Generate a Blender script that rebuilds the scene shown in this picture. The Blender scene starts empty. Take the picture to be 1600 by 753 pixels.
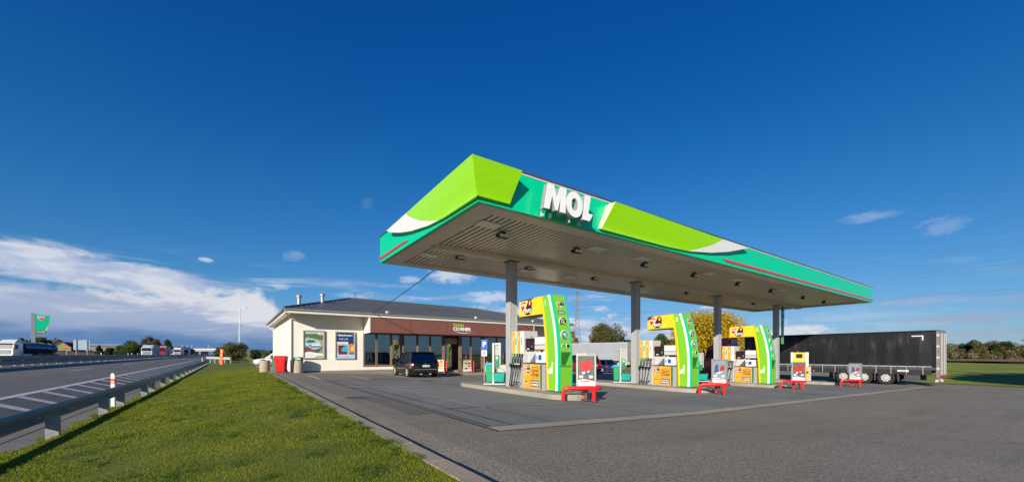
import bpy, math, random
import numpy as np
from mathutils import Vector, Matrix
random.seed(7)
rng = np.random.default_rng(11)
C = bpy.context.scene.collection
R = math.radians
PI = math.pi

# ------------------------------------------------------------------ camera, light, sky
# World axes follow the station: +X runs along the long side of the canopy, +Y runs along the motorway.
F = 616.0; HZ = 553.0; EYE = 1.55
FX, FY = 0.57477668, 0.81831031            # viewing direction
sc = bpy.context.scene
cam = bpy.data.objects.new('camera', bpy.data.cameras.new('camera')); C.objects.link(cam)
cam.data.sensor_width = 36.0; cam.data.lens = F/1600*36
cam.data.shift_y = (HZ-376.5)/1600
cam.data.clip_start = 0.1; cam.data.clip_end = 12000
cam.location = (0, 0, EYE); cam.rotation_euler = (R(90), 0, -math.atan2(FX, FY))
sc.camera = cam
sc.view_settings.view_transform = 'Standard'; sc.view_settings.look = 'None'
sc.view_settings.gamma = 1; sc.view_settings.exposure = 0.27
sc.cycles.max_bounces = 8; sc.cycles.transparent_max_bounces = 24

SUNEL = R(19.8)
SX, SY = 0.805, 0.593                      # horizontal travel of the light
sun = bpy.data.objects.new('sun', bpy.data.lights.new('sun', 'SUN')); C.objects.link(sun)
sun.data.energy = 5.0; sun.data.angle = R(0.53); sun.data.color = (1.0, 0.92, 0.79)
d = Vector((SX*math.cos(SUNEL), SY*math.cos(SUNEL), -math.sin(SUNEL)))
sun.rotation_euler = d.to_track_quat('-Z', 'Y').to_euler()

class NT:
    """small node helper"""
    def __init__(s, tree): s.t = tree
    def n(s, typ, **kw):
        nd = s.t.nodes.new(typ)
        for k, v in kw.items(): setattr(nd, k, v)
        return nd
    def l(s, a, b): s.t.links.new(a, b)
    def put(s, sock, v):
        if hasattr(v, 'is_linked') or isinstance(v, bpy.types.NodeSocket): s.l(v, sock)
        else: sock.default_value = v
    def m(s, op, a, b=0.0, c=0.0, clamp=False):
        nd = s.n('ShaderNodeMath', operation=op, use_clamp=clamp)
        s.put(nd.inputs[0], a); s.put(nd.inputs[1], b); s.put(nd.inputs[2], c)
        return nd.outputs[0]
    def ramp(s, x, a, b, o0=0.0, o1=1.0, smooth=True):
        nd = s.n('ShaderNodeMapRange', interpolation_type='SMOOTHSTEP' if smooth else 'LINEAR')
        s.put(nd.inputs[0], x); s.put(nd.inputs[1], a); s.put(nd.inputs[2], b); s.put(nd.inputs[3], o0); s.put(nd.inputs[4], o1)
        return nd.outputs[0]
    def mix(s, f, a, b, mode='MIX'):
        nd = s.n('ShaderNodeMix', data_type='RGBA', blend_type=mode)
        s.put(nd.inputs[0], f); s.put(nd.inputs[6], a); s.put(nd.inputs[7], b)
        return nd.outputs[2]
    def noise(s, vec, scale, detail=4, rough=0.55, lac=2.0, dist=0.0):
        nd = s.n('ShaderNodeTexNoise'); s.put(nd.inputs['Vector'], vec)
        nd.inputs['Scale'].default_value = scale; nd.inputs['Detail'].default_value = detail
        nd.inputs['Roughness'].default_value = rough; nd.inputs['Lacunarity'].default_value = lac
        nd.inputs['Distortion'].default_value = dist
        return nd.outputs[0]
    def xyz(s, x, y, z):
        nd = s.n('ShaderNodeCombineXYZ'); s.put(nd.inputs[0], x); s.put(nd.inputs[1], y); s.put(nd.inputs[2], z)
        return nd.outputs[0]

world = bpy.data.worlds.new('World'); sc.world = world; world.use_nodes = True
wt = world.node_tree; wt.nodes.clear(); w = NT(wt)
sky = w.n('ShaderNodeTexSky', sky_type='NISHITA'); sky.sun_disc = False
sky.sun_elevation = SUNEL; sky.sun_rotation = math.atan2(-SX, -SY); sky.altitude = 200
sky.air_density = 1.0; sky.dust_density = 0.3; sky.ozone_density = 3.0
geo = w.n('ShaderNodeTexCoord'); sep = w.n('ShaderNodeSeparateXYZ'); w.l(geo.outputs['Generated'], sep.inputs[0])
dx, dy, dz = sep.outputs
az = w.m('MULTIPLY', w.m('ARCTAN2', dx, dy), 57.29578)        # degrees, from +Y towards +X
el = w.m('MULTIPLY', w.m('ARCSINE', dz), 57.29578)
# deep polarised blue: the physical sky with its contrast and saturation raised
skyc = w.n('ShaderNodeGamma'); w.l(sky.outputs[0], skyc.inputs[0]); skyc.inputs[1].default_value = 1.0
tint = w.mix(w.ramp(el, 0, 42), (0.72, 0.95, 1.20, 1), (0.03, 0.46, 1.0, 1))
skyt = w.mix(1.0, skyc.outputs[0], tint, 'MULTIPLY')
sp = w.n('ShaderNodeSeparateColor'); w.l(skyt, sp.inputs[0]); cbn = w.n('ShaderNodeCombineColor')
for i_, (k_, e_, o_) in enumerate(((5.6, 1.25, .02), (4.75, .78, .05), (5.9, .65, .05))):     # camera-like response of a polarised sky
    w.l(w.m('ADD', w.m('MULTIPLY', w.m('POWER', w.m('MULTIPLY', sp.outputs[i_], .1087), e_), k_), o_), cbn.inputs[i_])
skyb = cbn.outputs[0]
SKYK = 10.0   # cloud colours are given at display level, the background strength is 0.1
cv = w.xyz(w.m('MULTIPLY', az, 0.11), w.m('MULTIPLY', el, 0.34), 0.0)
n1 = w.noise(cv, 1.0, 8, 0.55, 2.1, 0.3)
n2 = w.noise(w.xyz(w.m('MULTIPLY', az, 0.2), w.m('MULTIPLY', el, 0.5), 7.3), 1.0, 9, 0.6, 2.0, 0.4)
n3 = w.noise(w.xyz(w.m('MULTIPLY', az, 0.07), w.m('MULTIPLY', el, 0.55), 3.1), 1.0, 7, 0.6, 2.0, 0.5)
# the big bank on the left: its top stands 8.5 degrees high and falls to nothing behind the shop
top = w.m('SUBTRACT', 7.6, w.ramp(az, 2.0, 9.0, 0.0, 7.4))
top = w.m('SUBTRACT', top, w.ramp(az, -16.0, -3.0, 1.0, 0.0))
puffy = w.m('ADD', w.m('MULTIPLY', w.m('SUBTRACT', n2, 0.5), 5.0), w.m('MULTIPLY', w.m('SUBTRACT', w.noise(w.xyz(w.m('MULTIPLY', az, 0.55), w.m('MULTIPLY', el, 0.9), 1.7), 1.0, 6, 0.6), 0.5), 2.2))
hgt = w.m('ADD', w.m('SUBTRACT', top, el), puffy)
bank = w.m('MULTIPLY', w.ramp(hgt, -0.3, 1.1), w.ramp(el, 9.5, 6.5, 0.8, 1.0))
# higher soft layer at far left, reaching down to the right
s_mid = w.ramp(az, -22, 0, 8.6, 7.4, False)
streak = w.m('SUBTRACT', w.m('ADD', w.ramp(az, -8, 2, 1.9, 0.5), w.m('MULTIPLY', w.m('SUBTRACT', n1, 0.5), 5.5)), w.m('ABSOLUTE', w.m('SUBTRACT', el, s_mid)))
streak = w.m('MULTIPLY', w.ramp(streak, 0.0, 1.0), w.ramp(az, -1, 3.0, 1.0, 0.0))
# shading of the bank: storm blue at the horizon, lavender grey bands, bright sunlit tops
big = w.noise(w.xyz(w.m('MULTIPLY', az, 0.09), w.m('MULTIPLY', el, 0.42), 9.2), 1.0, 7, 0.58, 2.1, 0.6)
edge_d = w.ramp(hgt, 0.2, 3.2, 0.55, 0.0)
lit = w.m('ADD', w.m('MULTIPLY', w.m('SUBTRACT', big, 0.5), 3.4), w.ramp(el, 1.9, 5.2, -0.55, 0.30))
lit = w.m('ADD', w.m('ADD', lit, edge_d), w.ramp(az, -14, 2, -0.10, 0.22))
midc = w.mix(w.ramp(w.m('ADD', el, w.m('MULTIPLY', w.m('SUBTRACT', big, 0.5), 5.0)), 1.0, 4.0), (0.85, 1.85, 3.7, 1), (3.0, 3.7, 5.3, 1))
bankc = w.mix(w.ramp(lit, 0.05, 0.85), midc, (5.9, 6.0, 6.5, 1))
streakc = w.mix(w.ramp(n2, 0.35, 0.65), (3.3, 4.0, 5.6, 1), (6.3, 6.4, 6.9, 1))
# broken cloud behind the canopy and low over the rest of the horizon
thin = w.m('MULTIPLY', w.ramp(n3, 0.50, 0.70), w.m('MULTIPLY', w.ramp(el, 12, 7.0), w.ramp(el, 0.0, 1.0)))
thin = w.m('MULTIPLY', thin, w.ramp(az, 60, 70, 1.0, 0.35))
n4 = w.noise(w.xyz(w.m('MULTIPLY', az, 0.13), w.m('MULTIPLY', el, 0.38), 4.4), 1.0, 8, 0.6, 2.1, 0.5)
puff = w.m('MULTIPLY', w.ramp(w.m('SUBTRACT', n4, w.ramp(el, 1.0, 9.0, 0.0, 0.17)), 0.40, 0.52), w.m('MULTIPLY', w.m('MULTIPLY', w.ramp(az, 22, 40), w.ramp(el, 11, 6.5)), w.ramp(az, 58, 66, 1.0, 0.0)))
low = w.m('MULTIPLY', w.ramp(w.m('SUBTRACT', n2, w.ramp(el, 0.8, 3.6, -0.06, 0.2)), 0.42, 0.54), w.m('MULTIPLY', w.m('MULTIPLY', w.ramp(az, 9, 16), w.ramp(el, 6, 3.5)), w.ramp(az, 74, 80, 1.0, 0.0)))
thinc = w.mix(w.ramp(n2, 0.42, 0.60), (3.1, 3.9, 5.5, 1), (6.4, 6.5, 7.0, 1))
col = w.mix(w.m('MULTIPLY', thin, 0.7), skyb, thinc)
col = w.mix(w.m('MULTIPLY', low, 0.8), col, thinc)
col = w.mix(w.m('MULTIPLY', puff, 0.9), col, thinc)
# single small clouds: azimuth, elevation, half sizes, strength
fr = w.noise(w.xyz(w.m('MULTIPLY', az, 0.5), w.m('MULTIPLY', el, 1.3), 2.2), 1.0, 6, 0.65, 2.1, 0.8)
for (a0, e0, wa, we, st, cc) in ((77.2, 14.5, 2.4, .6, .32, (4.4, 5.2, 6.8)), (82.6, 12.3, 1.8, 1.0, .30, (3.6, 4.4, 6.2)), (6.2, 12.2, 1.4, .7, .28, (4.4, 4.8, 6.4)), (-2.6, 10.7, .7, .28, .55, (6.4, 6.6, 7.2)), (14.8, 19.8, 1.0, .7, .10, (4.0, 4.6, 6.4)),
        (84.8, 3.4, 6.0, .5, .8, (2.9, 3.3, 4.6)), (81.0, 5.3, 4.0, .45, .65, (3.3, 3.7, 5.2)), (88.5, 5.0, 4.0, .4, .6, (2.9, 3.3, 4.8)), (86, 2.0, 5.0, .4, .6, (3.0, 3.3, 4.4)), (26.2, 11.0, 3.6, 1.1, .9, (5.2, 5.7, 6.8)), (20.6, 10.4, 1.4, .6, .6, (5.0, 5.6, 6.9)), (32.0, 8.2, 4.0, .9, .8, (5.2, 5.7, 6.8)), (4.6, 8.4, 1.2, .5, .5, (5.5, 6, 7)), (71.2, 2.6, 3.0, .8, .9, (6.2, 6.3, 6.8))):
    ra = w.m('DIVIDE', w.m('SUBTRACT', az, a0), wa); re = w.m('DIVIDE', w.m('SUBTRACT', el, e0), we)
    dd_ = w.m('ADD', w.m('MULTIPLY', ra, ra), w.m('MULTIPLY', re, re))
    f_ = w.ramp(w.m('ADD', dd_, w.m('MULTIPLY', w.m('SUBTRACT', fr, 0.5), 4.0)), 1.3, -0.2)
    f_ = w.m('MULTIPLY', f_, w.ramp(dd_, 3.0, 1.5))
    col = w.mix(w.m('MULTIPLY', f_, st), col, (*cc, 1))
col = w.mix(w.m('MULTIPLY', streak, 0.85), col, streakc)
col = w.mix(bank, col, bankc)
bg = w.n('ShaderNodeBackground'); w.l(col, bg.inputs[0]); bg.inputs[1].default_value = 0.1
wo = w.n('ShaderNodeOutputWorld'); w.l(bg.outputs[0], wo.inputs[0])

# ------------------------------------------------------------------ materials
MATS = {}
def mat(name, col, rough=0.6, metal=0.0, var=0.12, scale=6.0, bump=0.0, bscale=60.0, spec=0.5, coat=0.0, fine=0.0, fscale=120.0, emit=0.0, stain=0.0):
    if name in MATS: return MATS[name]
    m = bpy.data.materials.new(name); m.use_nodes = True; t = NT(m.node_tree); m.node_tree.nodes.clear()
    p = t.n('ShaderNodeBsdfPrincipled'); o = t.n('ShaderNodeOutputMaterial'); t.l(p.outputs[0], o.inputs[0])
    tc = t.n('ShaderNodeTexCoord').outputs['Object']
    c = (*col, 1)
    if var > 0:
        n = t.noise(tc, scale, 5, 0.6)
        lo = tuple(x*(1-var) for x in col)+(1,); hi = tuple(min(1, x*(1+var)) for x in col)+(1,)
        c = t.mix(t.ramp(n, 0.3, 0.7), lo, hi)
    if fine > 0:
        n = t.noise(tc, fscale, 2, 0.5)
        c = t.mix(1.0, c, t.mix(t.ramp(n, 0.35, 0.65), (1-fine,)*3+(1,), (1+fine,)*3+(1,)), 'MULTIPLY')
    if stain > 0:
        n = t.noise(tc, scale*0.35, 6, 0.7, 2.2, 0.6)
        c = t.mix(t.m('MULTIPLY', t.ramp(n, 0.55, 0.72), stain), c, tuple(x*0.45 for x in col)+(1,))
    t.put(p.inputs['Base Color'], c)
    p.inputs['Roughness'].default_value = rough; p.inputs['Metallic'].default_value = metal
    p.inputs['Specular IOR Level'].default_value = spec; p.inputs['Coat Weight'].default_value = coat
    p.inputs['Coat Roughness'].default_value = 0.06
    if emit > 0:
        t.put(p.inputs['Emission Color'], c); p.inputs['Emission Strength'].default_value = emit
    if bump > 0:
        b = t.n('ShaderNodeBump'); b.inputs['Strength'].default_value = bump; b.inputs['Distance'].default_value = 0.02
        t.l(t.noise(tc, bscale, 3, 0.6), b.inputs['Height']); t.l(b.outputs[0], p.inputs['Normal'])
    MATS[name] = m
    return m
def glassmat(name, tintc=(0.55, 0.6, 0.62), refl=0.35, dark=0.0):
    if name in MATS: return MATS[name]
    m = bpy.data.materials.new(name); m.use_nodes = True; t = NT(m.node_tree); m.node_tree.nodes.clear()
    o = t.n('ShaderNodeOutputMaterial')
    tr = t.n('ShaderNodeBsdfTransparent'); tr.inputs[0].default_value = (*tintc, 1)
    gl = t.n('ShaderNodeBsdfGlossy'); gl.inputs['Roughness'].default_value = 0.02; gl.inputs[0].default_value = (0.9, 0.95, 1, 1)
    lw = t.n('ShaderNodeLayerWeight'); lw.inputs[0].default_value = 0.35
    f = t.m('ADD', t.m('MULTIPLY', lw.outputs['Fresnel'], 1.0), refl, clamp=True)
    mx = t.n('ShaderNodeMixShader'); t.l(f, mx.inputs[0]); t.l(tr.outputs[0], mx.inputs[1]); t.l(gl.outputs[0], mx.inputs[2])
    t.l(mx.outputs[0], o.inputs[0]); MATS[name] = m
    return m

def road_mat(name, base, warm, speck, patch, joints=0.0):
    m = bpy.data.materials.new(name); m.use_nodes = True; t = NT(m.node_tree); m.node_tree.nodes.clear()
    p = t.n('ShaderNodeBsdfPrincipled'); o = t.n('ShaderNodeOutputMaterial'); t.l(p.outputs[0], o.inputs[0])
    tc = t.n('ShaderNodeTexCoord').outputs['Object']
    big = t.noise(tc, 0.22, 6, 0.62, 2.0, 0.4); mid = t.noise(tc, 2.4, 5, 0.65)
    fin = t.noise(tc, 30.0, 4, 0.75)
    vo = t.n('ShaderNodeTexVoronoi'); t.l(tc, vo.inputs['Vector']); vo.inputs['Scale'].default_value = 55.0
    c = t.mix(t.ramp(big, 0.3, 0.7), tuple(x*(1-patch) for x in base)+(1,), tuple(x*(1+patch) for x in base)+(1,))
    c = t.mix(t.m('MULTIPLY', t.ramp(mid, 0.4, 0.75), 0.35), c, (*warm, 1))
    c = t.mix(1.0, c, t.mix(t.ramp(fin, 0.3, 0.7), (1-speck,)*3+(1,), (1+speck,)*3+(1,)), 'MULTIPLY')
    c = t.mix(t.m('MULTIPLY', t.ramp(vo.outputs['Color'], 0.78, 0.95), speck*0.9), c, tuple(min(1, x*2.4) for x in base)+(1,))
    oil = t.noise(tc, 0.9, 5, 0.7, 2.3, 1.2)
    c = t.mix(t.m('MULTIPLY', t.ramp(oil, 0.62, 0.78), 0.35), c, tuple(x*0.5 for x in base)+(1,))
    mp = t.n('ShaderNodeMapping'); t.l(tc, mp.inputs[0]); mp.inputs['Scale'].default_value = (1.0, 0.06, 1.0) if name == 'asphalt_motorway' else (0.07, 1.0, 1.0)
    ty = t.noise(mp.outputs[0], 1.5, 5, 0.6, 2.0, 0.3)
    c = t.mix(t.m('MULTIPLY', t.ramp(ty, 0.50, 0.68), 0.30), c, tuple(x*0.55 for x in base)+(1,))
    nz_ = t.noise(tc, 0.8, 4, 0.6); ad = t.n('ShaderNodeVectorMath', operation='ADD'); t.l(tc, ad.inputs[0]); t.l(t.xyz(nz_, t.noise(tc, 1.1, 4, 0.6), 0.0), ad.inputs[1])
    vc = t.n('ShaderNodeTexVoronoi', feature='DISTANCE_TO_EDGE'); t.l(ad.outputs[0], vc.inputs['Vector']); vc.inputs['Scale'].default_value = 0.16
    ck = t.m('MULTIPLY', t.ramp(vc.outputs['Distance'], 0.004, 0.0), t.ramp(t.noise(tc, 0.15, 2, 0.5), 0.5, 0.62))
    c = t.mix(t.m('MULTIPLY', ck, 0.7), c, tuple(x*0.3 for x in base)+(1,))
    dr = t.n('ShaderNodeTexVoronoi'); t.l(tc, dr.inputs['Vector']); dr.inputs['Scale'].default_value = 0.9
    sp_ = t.m('MULTIPLY', t.ramp(t.m('ADD', dr.outputs['Distance'], t.m('MULTIPLY', mid, 0.15)), 0.22, 0.10), t.ramp(dr.outputs['Color'], 0.72, 0.74))
    c = t.mix(t.m('MULTIPLY', sp_, 0.45), c, tuple(x*0.4 for x in base)+(1,))
    t.put(p.inputs['Base Color'], c); p.inputs['Roughness'].default_value = 0.88; p.inputs['Specular IOR Level'].default_value = 0.3
    b = t.n('ShaderNodeBump'); b.inputs['Strength'].default_value = 0.5; b.inputs['Distance'].default_value = 0.006
    t.l(fin, b.inputs['Height']); t.l(b.outputs[0], p.inputs['Normal'])
    MATS[name] = m
    return m
def ground_mat(name, a, b, c3, s1=0.6, s2=9.0):
    m = bpy.data.materials.new(name); m.use_nodes = True; t = NT(m.node_tree); m.node_tree.nodes.clear()
    p = t.n('ShaderNodeBsdfPrincipled'); o = t.n('ShaderNodeOutputMaterial'); t.l(p.outputs[0], o.inputs[0])
    tc = t.n('ShaderNodeTexCoord').outputs['Object']
    n = t.noise(tc, s1, 8, 0.65); q = t.noise(tc, s2, 5, 0.7)
    c = t.mix(t.ramp(n, 0.35, 0.65), (*a, 1), (*b, 1)); c = t.mix(t.ramp(q, 0.45, 0.7), c, (*c3, 1))
    t.put(p.inputs['Base Color'], c); p.inputs['Roughness'].default_value = 0.95; p.inputs['Specular IOR Level'].default_value = 0.15
    bb = t.n('ShaderNodeBump'); bb.inputs['Strength'].default_value = 0.8; bb.inputs['Distance'].default_value = 0.05
    t.l(q, bb.inputs['Height']); t.l(bb.outputs[0], p.inputs['Normal'])
    MATS[name] = m
    return m
def leaf_mat(name, a, b, rough=0.55):
    m = bpy.data.materials.new(name); m.use_nodes = True; t = NT(m.node_tree); m.node_tree.nodes.clear()
    o = t.n('ShaderNodeOutputMaterial'); df = t.n('ShaderNodeBsdfPrincipled'); tl = t.n('ShaderNodeBsdfTranslucent')
    tc = t.n('ShaderNodeTexCoord').outputs['Object']; g = t.n('ShaderNodeNewGeometry')
    n = t.noise(tc, 1.1, 3, 0.6)
    f = t.m('ADD', t.m('MULTIPLY', g.outputs['Random Per Island'], 0.7), t.m('MULTIPLY', t.m('SUBTRACT', n, 0.35), 0.9), clamp=True)
    c = t.mix(f, (*a, 1), (*b, 1))
    t.l(c, df.inputs['Base Color']); t.l(c, tl.inputs[0]); df.inputs['Roughness'].default_value = rough; df.inputs['Specular IOR Level'].default_value = 0.25
    mx = t.n('ShaderNodeMixShader'); mx.inputs[0].default_value = 0.25
    t.l(df.outputs[0], mx.inputs[1]); t.l(tl.outputs[0], mx.inputs[2]); t.l(mx.outputs[0], o.inputs[0]); MATS[name] = m
    return m

M_asph = road_mat('asphalt_forecourt', (0.232, 0.200, 0.156), (0.27, 0.225, 0.165), 0.50, 0.12)
M_road = road_mat('asphalt_motorway', (0.165, 0.155, 0.14), (0.185, 0.17, 0.145), 0.2, 0.10)
M_shld = road_mat('asphalt_shoulder', (0.22, 0.195, 0.165), (0.25, 0.22, 0.175), 0.25, 0.15)
M_patch = road_mat('asphalt_patch', (0.165, 0.15, 0.13), (0.19, 0.165, 0.14), 0.3, 0.10)
M_slab = road_mat('concrete_slab', (0.208, 0.205, 0.192), (0.26, 0.245, 0.215), 0.06, 0.16)
M_strip = road_mat('concrete_strip', (0.40, 0.34, 0.26), (0.44, 0.37, 0.28), 0.12, 0.12)
M_isl = road_mat('island_concrete', (0.34, 0.31, 0.255), (0.40, 0.355, 0.285), 0.14, 0.16)
M_kerb = road_mat('kerb_concrete', (0.34, 0.275, 0.20), (0.39, 0.31, 0.22), 0.2, 0.16)
M_line = mat('road_paint', (0.62, 0.60, 0.55), 0.8, var=0.15, scale=3, fine=0.15, stain=0.5)
M_soil = ground_mat('verge_turf', (0.09, 0.12, 0.018), (0.15, 0.17, 0.028), (0.13, 0.11, 0.03), 0.7, 14)
M_field = ground_mat('field_grass', (0.15, 0.20, 0.02), (0.30, 0.32, 0.045), (0.22, 0.20, 0.05), 0.10, 1.6)
M_brown = ground_mat('ploughed_field', (0.22, 0.13, 0.075), (0.27, 0.16, 0.095), (0.17, 0.11, 0.06), 0.03, 0.8)
M_far = ground_mat('far_land', (0.07, 0.085, 0.03), (0.13, 0.11, 0.05), (0.09, 0.09, 0.035), 0.004, 0.06)

WHITE = mat('white_paint', (0.75, 0.74, 0.72), 0.45, var=0.04)
LETTER = mat('letter_white', (0.82, 0.82, 0.80), 0.35, var=0.02)
PRINTW = mat('print_white', (0.80, 0.80, 0.78), 0.4, var=0.0)
BLACK = mat('black_plastic', (0.012, 0.012, 0.014), 0.4, var=0.1)
PRINTK = mat('print_black', (0.02, 0.018, 0.016), 0.5, var=0.0)
DGREY = mat('dark_grey_metal', (0.07, 0.07, 0.075), 0.45, var=0.1)
GREY = mat('grey_metal', (0.36, 0.36, 0.355), 0.42, var=0.07, spec=0.5)
LGREY = mat('light_grey_panel', (0.55, 0.55, 0.54), 0.4, var=0.04)
STEEL = mat('galvanised_steel', (0.42, 0.43, 0.42), 0.45, metal=0.55, var=0.12, scale=9)
RAILM = mat('guardrail_steel', (0.075, 0.115, 0.13), 0.42, metal=0.15, var=0.15, scale=4)
TEAL = mat('teal_green_panel', (0.0, 0.58, 0.27), 0.3, var=0.03, coat=0.3)
TEALD = mat('dark_green', (0.0, 0.17, 0.09), 0.4, var=0.05)
LIME = mat('lime_panel', (0.33, 0.78, 0.002), 0.3, var=0.03, coat=0.4)
LIMEP = mat('lime_portal', (0.20, 0.54, 0.025), 0.32, var=0.03, coat=0.3)
YEL = mat('yellow_portal', (0.86, 0.60, 0.006), 0.35, var=0.04, coat=0.2)
YELD = mat('yellow_streak', (0.92, 0.74, 0.10), 0.4, var=0.0)
RED = mat('red_paint', (0.68, 0.012, 0.010), 0.3, var=0.05, coat=0.4)
REDP = mat('red_print', (0.62, 0.03, 0.03), 0.45, var=0.0)
ORANGE = mat('orange_print', (0.82, 0.37, 0.035), 0.4, var=0.06)
ORANGEL = mat('orange_glow_print', (0.90, 0.52, 0.10), 0.4, var=0.0)
MINT = mat('mint_print', (0.45, 0.68, 0.48), 0.45, var=0.03)
BLUEP = mat('blue_sign', (0.01, 0.10, 0.42), 0.4, var=0.02)
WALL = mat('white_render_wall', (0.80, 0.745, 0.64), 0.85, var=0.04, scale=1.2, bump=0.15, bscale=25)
BROWN = mat('brown_fascia', (0.20, 0.078, 0.058), 0.45, var=0.06, scale=1.0)
ROOFM = mat('dark_roof_metal', (0.085, 0.09, 0.095), 0.5, var=0.12, scale=0.8)
FRAME = mat('window_frame_brown', (0.24, 0.15, 0.10), 0.5, var=0.08)
TRIM = mat('white_trim', (0.70, 0.68, 0.63), 0.5, var=0.03)
GUTT = mat('gutter_grey', (0.25, 0.235, 0.20), 0.5, var=0.08)
SOFF = mat('canopy_soffit', (0.70, 0.59, 0.47), 0.42, var=0.06, scale=0.7)
SLAT = mat('canopy_slat', (0.84, 0.74, 0.60), 0.22, var=0.05, scale=0.6, stain=0.2)
SLATB = mat('canopy_void', (0.06, 0.05, 0.04), 0.8, var=0.1)
COLM = mat('column_grey', (0.40, 0.41, 0.405), 0.45, var=0.06)
LAMPG = mat('lamp_glass', (0.84, 0.82, 0.78), 0.3, var=0.03)
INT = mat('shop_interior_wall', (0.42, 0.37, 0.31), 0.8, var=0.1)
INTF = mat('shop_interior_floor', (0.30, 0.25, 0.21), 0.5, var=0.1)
WOOD = mat('table_wood', (0.45, 0.30, 0.17), 0.5, var=0.1)
GLASS = glassmat('shop_glass', (0.80, 0.84, 0.86), 0.12)
CARGL = glassmat('car_glass', (0.10, 0.11, 0.12), 0.12)
LEGC = mat('planter_aggregate', (0.42, 0.36, 0.27), 0.9, var=0.15, scale=20, fine=0.25, fscale=60)
RUBBER = mat('tyre_rubber', (0.02, 0.02, 0.021), 0.8, var=0.15)
RIM = mat('alloy_rim', (0.60, 0.61, 0.62), 0.35, metal=0.3, var=0.05)
CARBLK = mat('black_car_paint', (0.004, 0.004, 0.005), 0.16, var=0.0, coat=0.35, spec=0.35)
CARRED = mat('dark_red_car_paint', (0.22, 0.01, 0.015), 0.25, var=0.0, coat=0.8)
CARBLU = mat('blue_car_paint', (0.012, 0.035, 0.11), 0.25, var=0.0, coat=0.8)
CARWHT = mat('white_car_paint', (0.70, 0.71, 0.72), 0.25, var=0.0, coat=0.8)
TRED = mat('red_truck_paint', (0.65, 0.008, 0.012), 0.3, var=0.03, coat=0.5)
TAIL = mat('tail_light_red', (0.5, 0.01, 0.012), 0.15, var=0.0, coat=0.8)
CURT = mat('black_tarpaulin', (0.022, 0.022, 0.025), 0.5, var=0.25, scale=1.1, bump=0.35, bscale=1.6, stain=0.0)
def tarp_mat():
    m = bpy.data.materials.new('black_tarpaulin_dusty'); m.use_nodes = True; t = NT(m.node_tree); m.node_tree.nodes.clear()
    p = t.n('ShaderNodeBsdfPrincipled'); o = t.n('ShaderNodeOutputMaterial'); t.l(p.outputs[0], o.inputs[0]); tc = t.n('ShaderNodeTexCoord').outputs['Object']
    mp = t.n('ShaderNodeMapping'); t.l(tc, mp.inputs[0]); mp.inputs['Scale'].default_value = (1, 1.9, .32)
    a = t.noise(mp.outputs[0], 1.0, 4, 0.6, 2.0, 0.5); b = t.noise(tc, 0.9, 5, 0.65); sx = t.n('ShaderNodeSeparateXYZ'); t.l(tc, sx.inputs[0])
    band = t.m('MULTIPLY', t.ramp(sx.outputs[2], 2.2, 3.2), t.ramp(sx.outputs[2], 3.75, 3.3))
    f = t.m('ADD', t.m('MULTIPLY', t.ramp(a, 0.48, 0.72), t.m('ADD', t.m('MULTIPLY', band, 0.8), 0.12)), t.m('MULTIPLY', t.ramp(b, 0.5, 0.75), 0.25), clamp=True)
    t.l(t.mix(f, (.009, .009, .010, 1), (.050, .050, .055, 1)), p.inputs['Base Color']); p.inputs['Roughness'].default_value = .45
    bu = t.n('ShaderNodeBump'); bu.inputs['Strength'].default_value = .6; bu.inputs['Distance'].default_value = .04; t.l(a, bu.inputs['Height']); t.l(bu.outputs[0], p.inputs['Normal'])
    return m
CURT = tarp_mat()
CURTG = mat('grey_tarpaulin', (0.33, 0.34, 0.36), 0.55, var=0.06, scale=1.0)
TDOOR = mat('trailer_door_grey', (0.22, 0.19, 0.175), 0.5, var=0.1, scale=2)
BARK = mat('bark', (0.11, 0.08, 0.055), 0.9, var=0.25, scale=8)
BINRED = mat('bin_red_plastic', (0.62, 0.008, 0.012), 0.4, var=0.04)
BUCKET = mat('teal_bucket', (0.0, 0.34, 0.26), 0.4, var=0.05)
BINGRN = mat('green_plastic', (0.0, 0.30, 0.11), 0.4, var=0.05)
CYAN = mat('cyan_lid', (0.02, 0.33, 0.50), 0.4, var=0.05)

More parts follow.
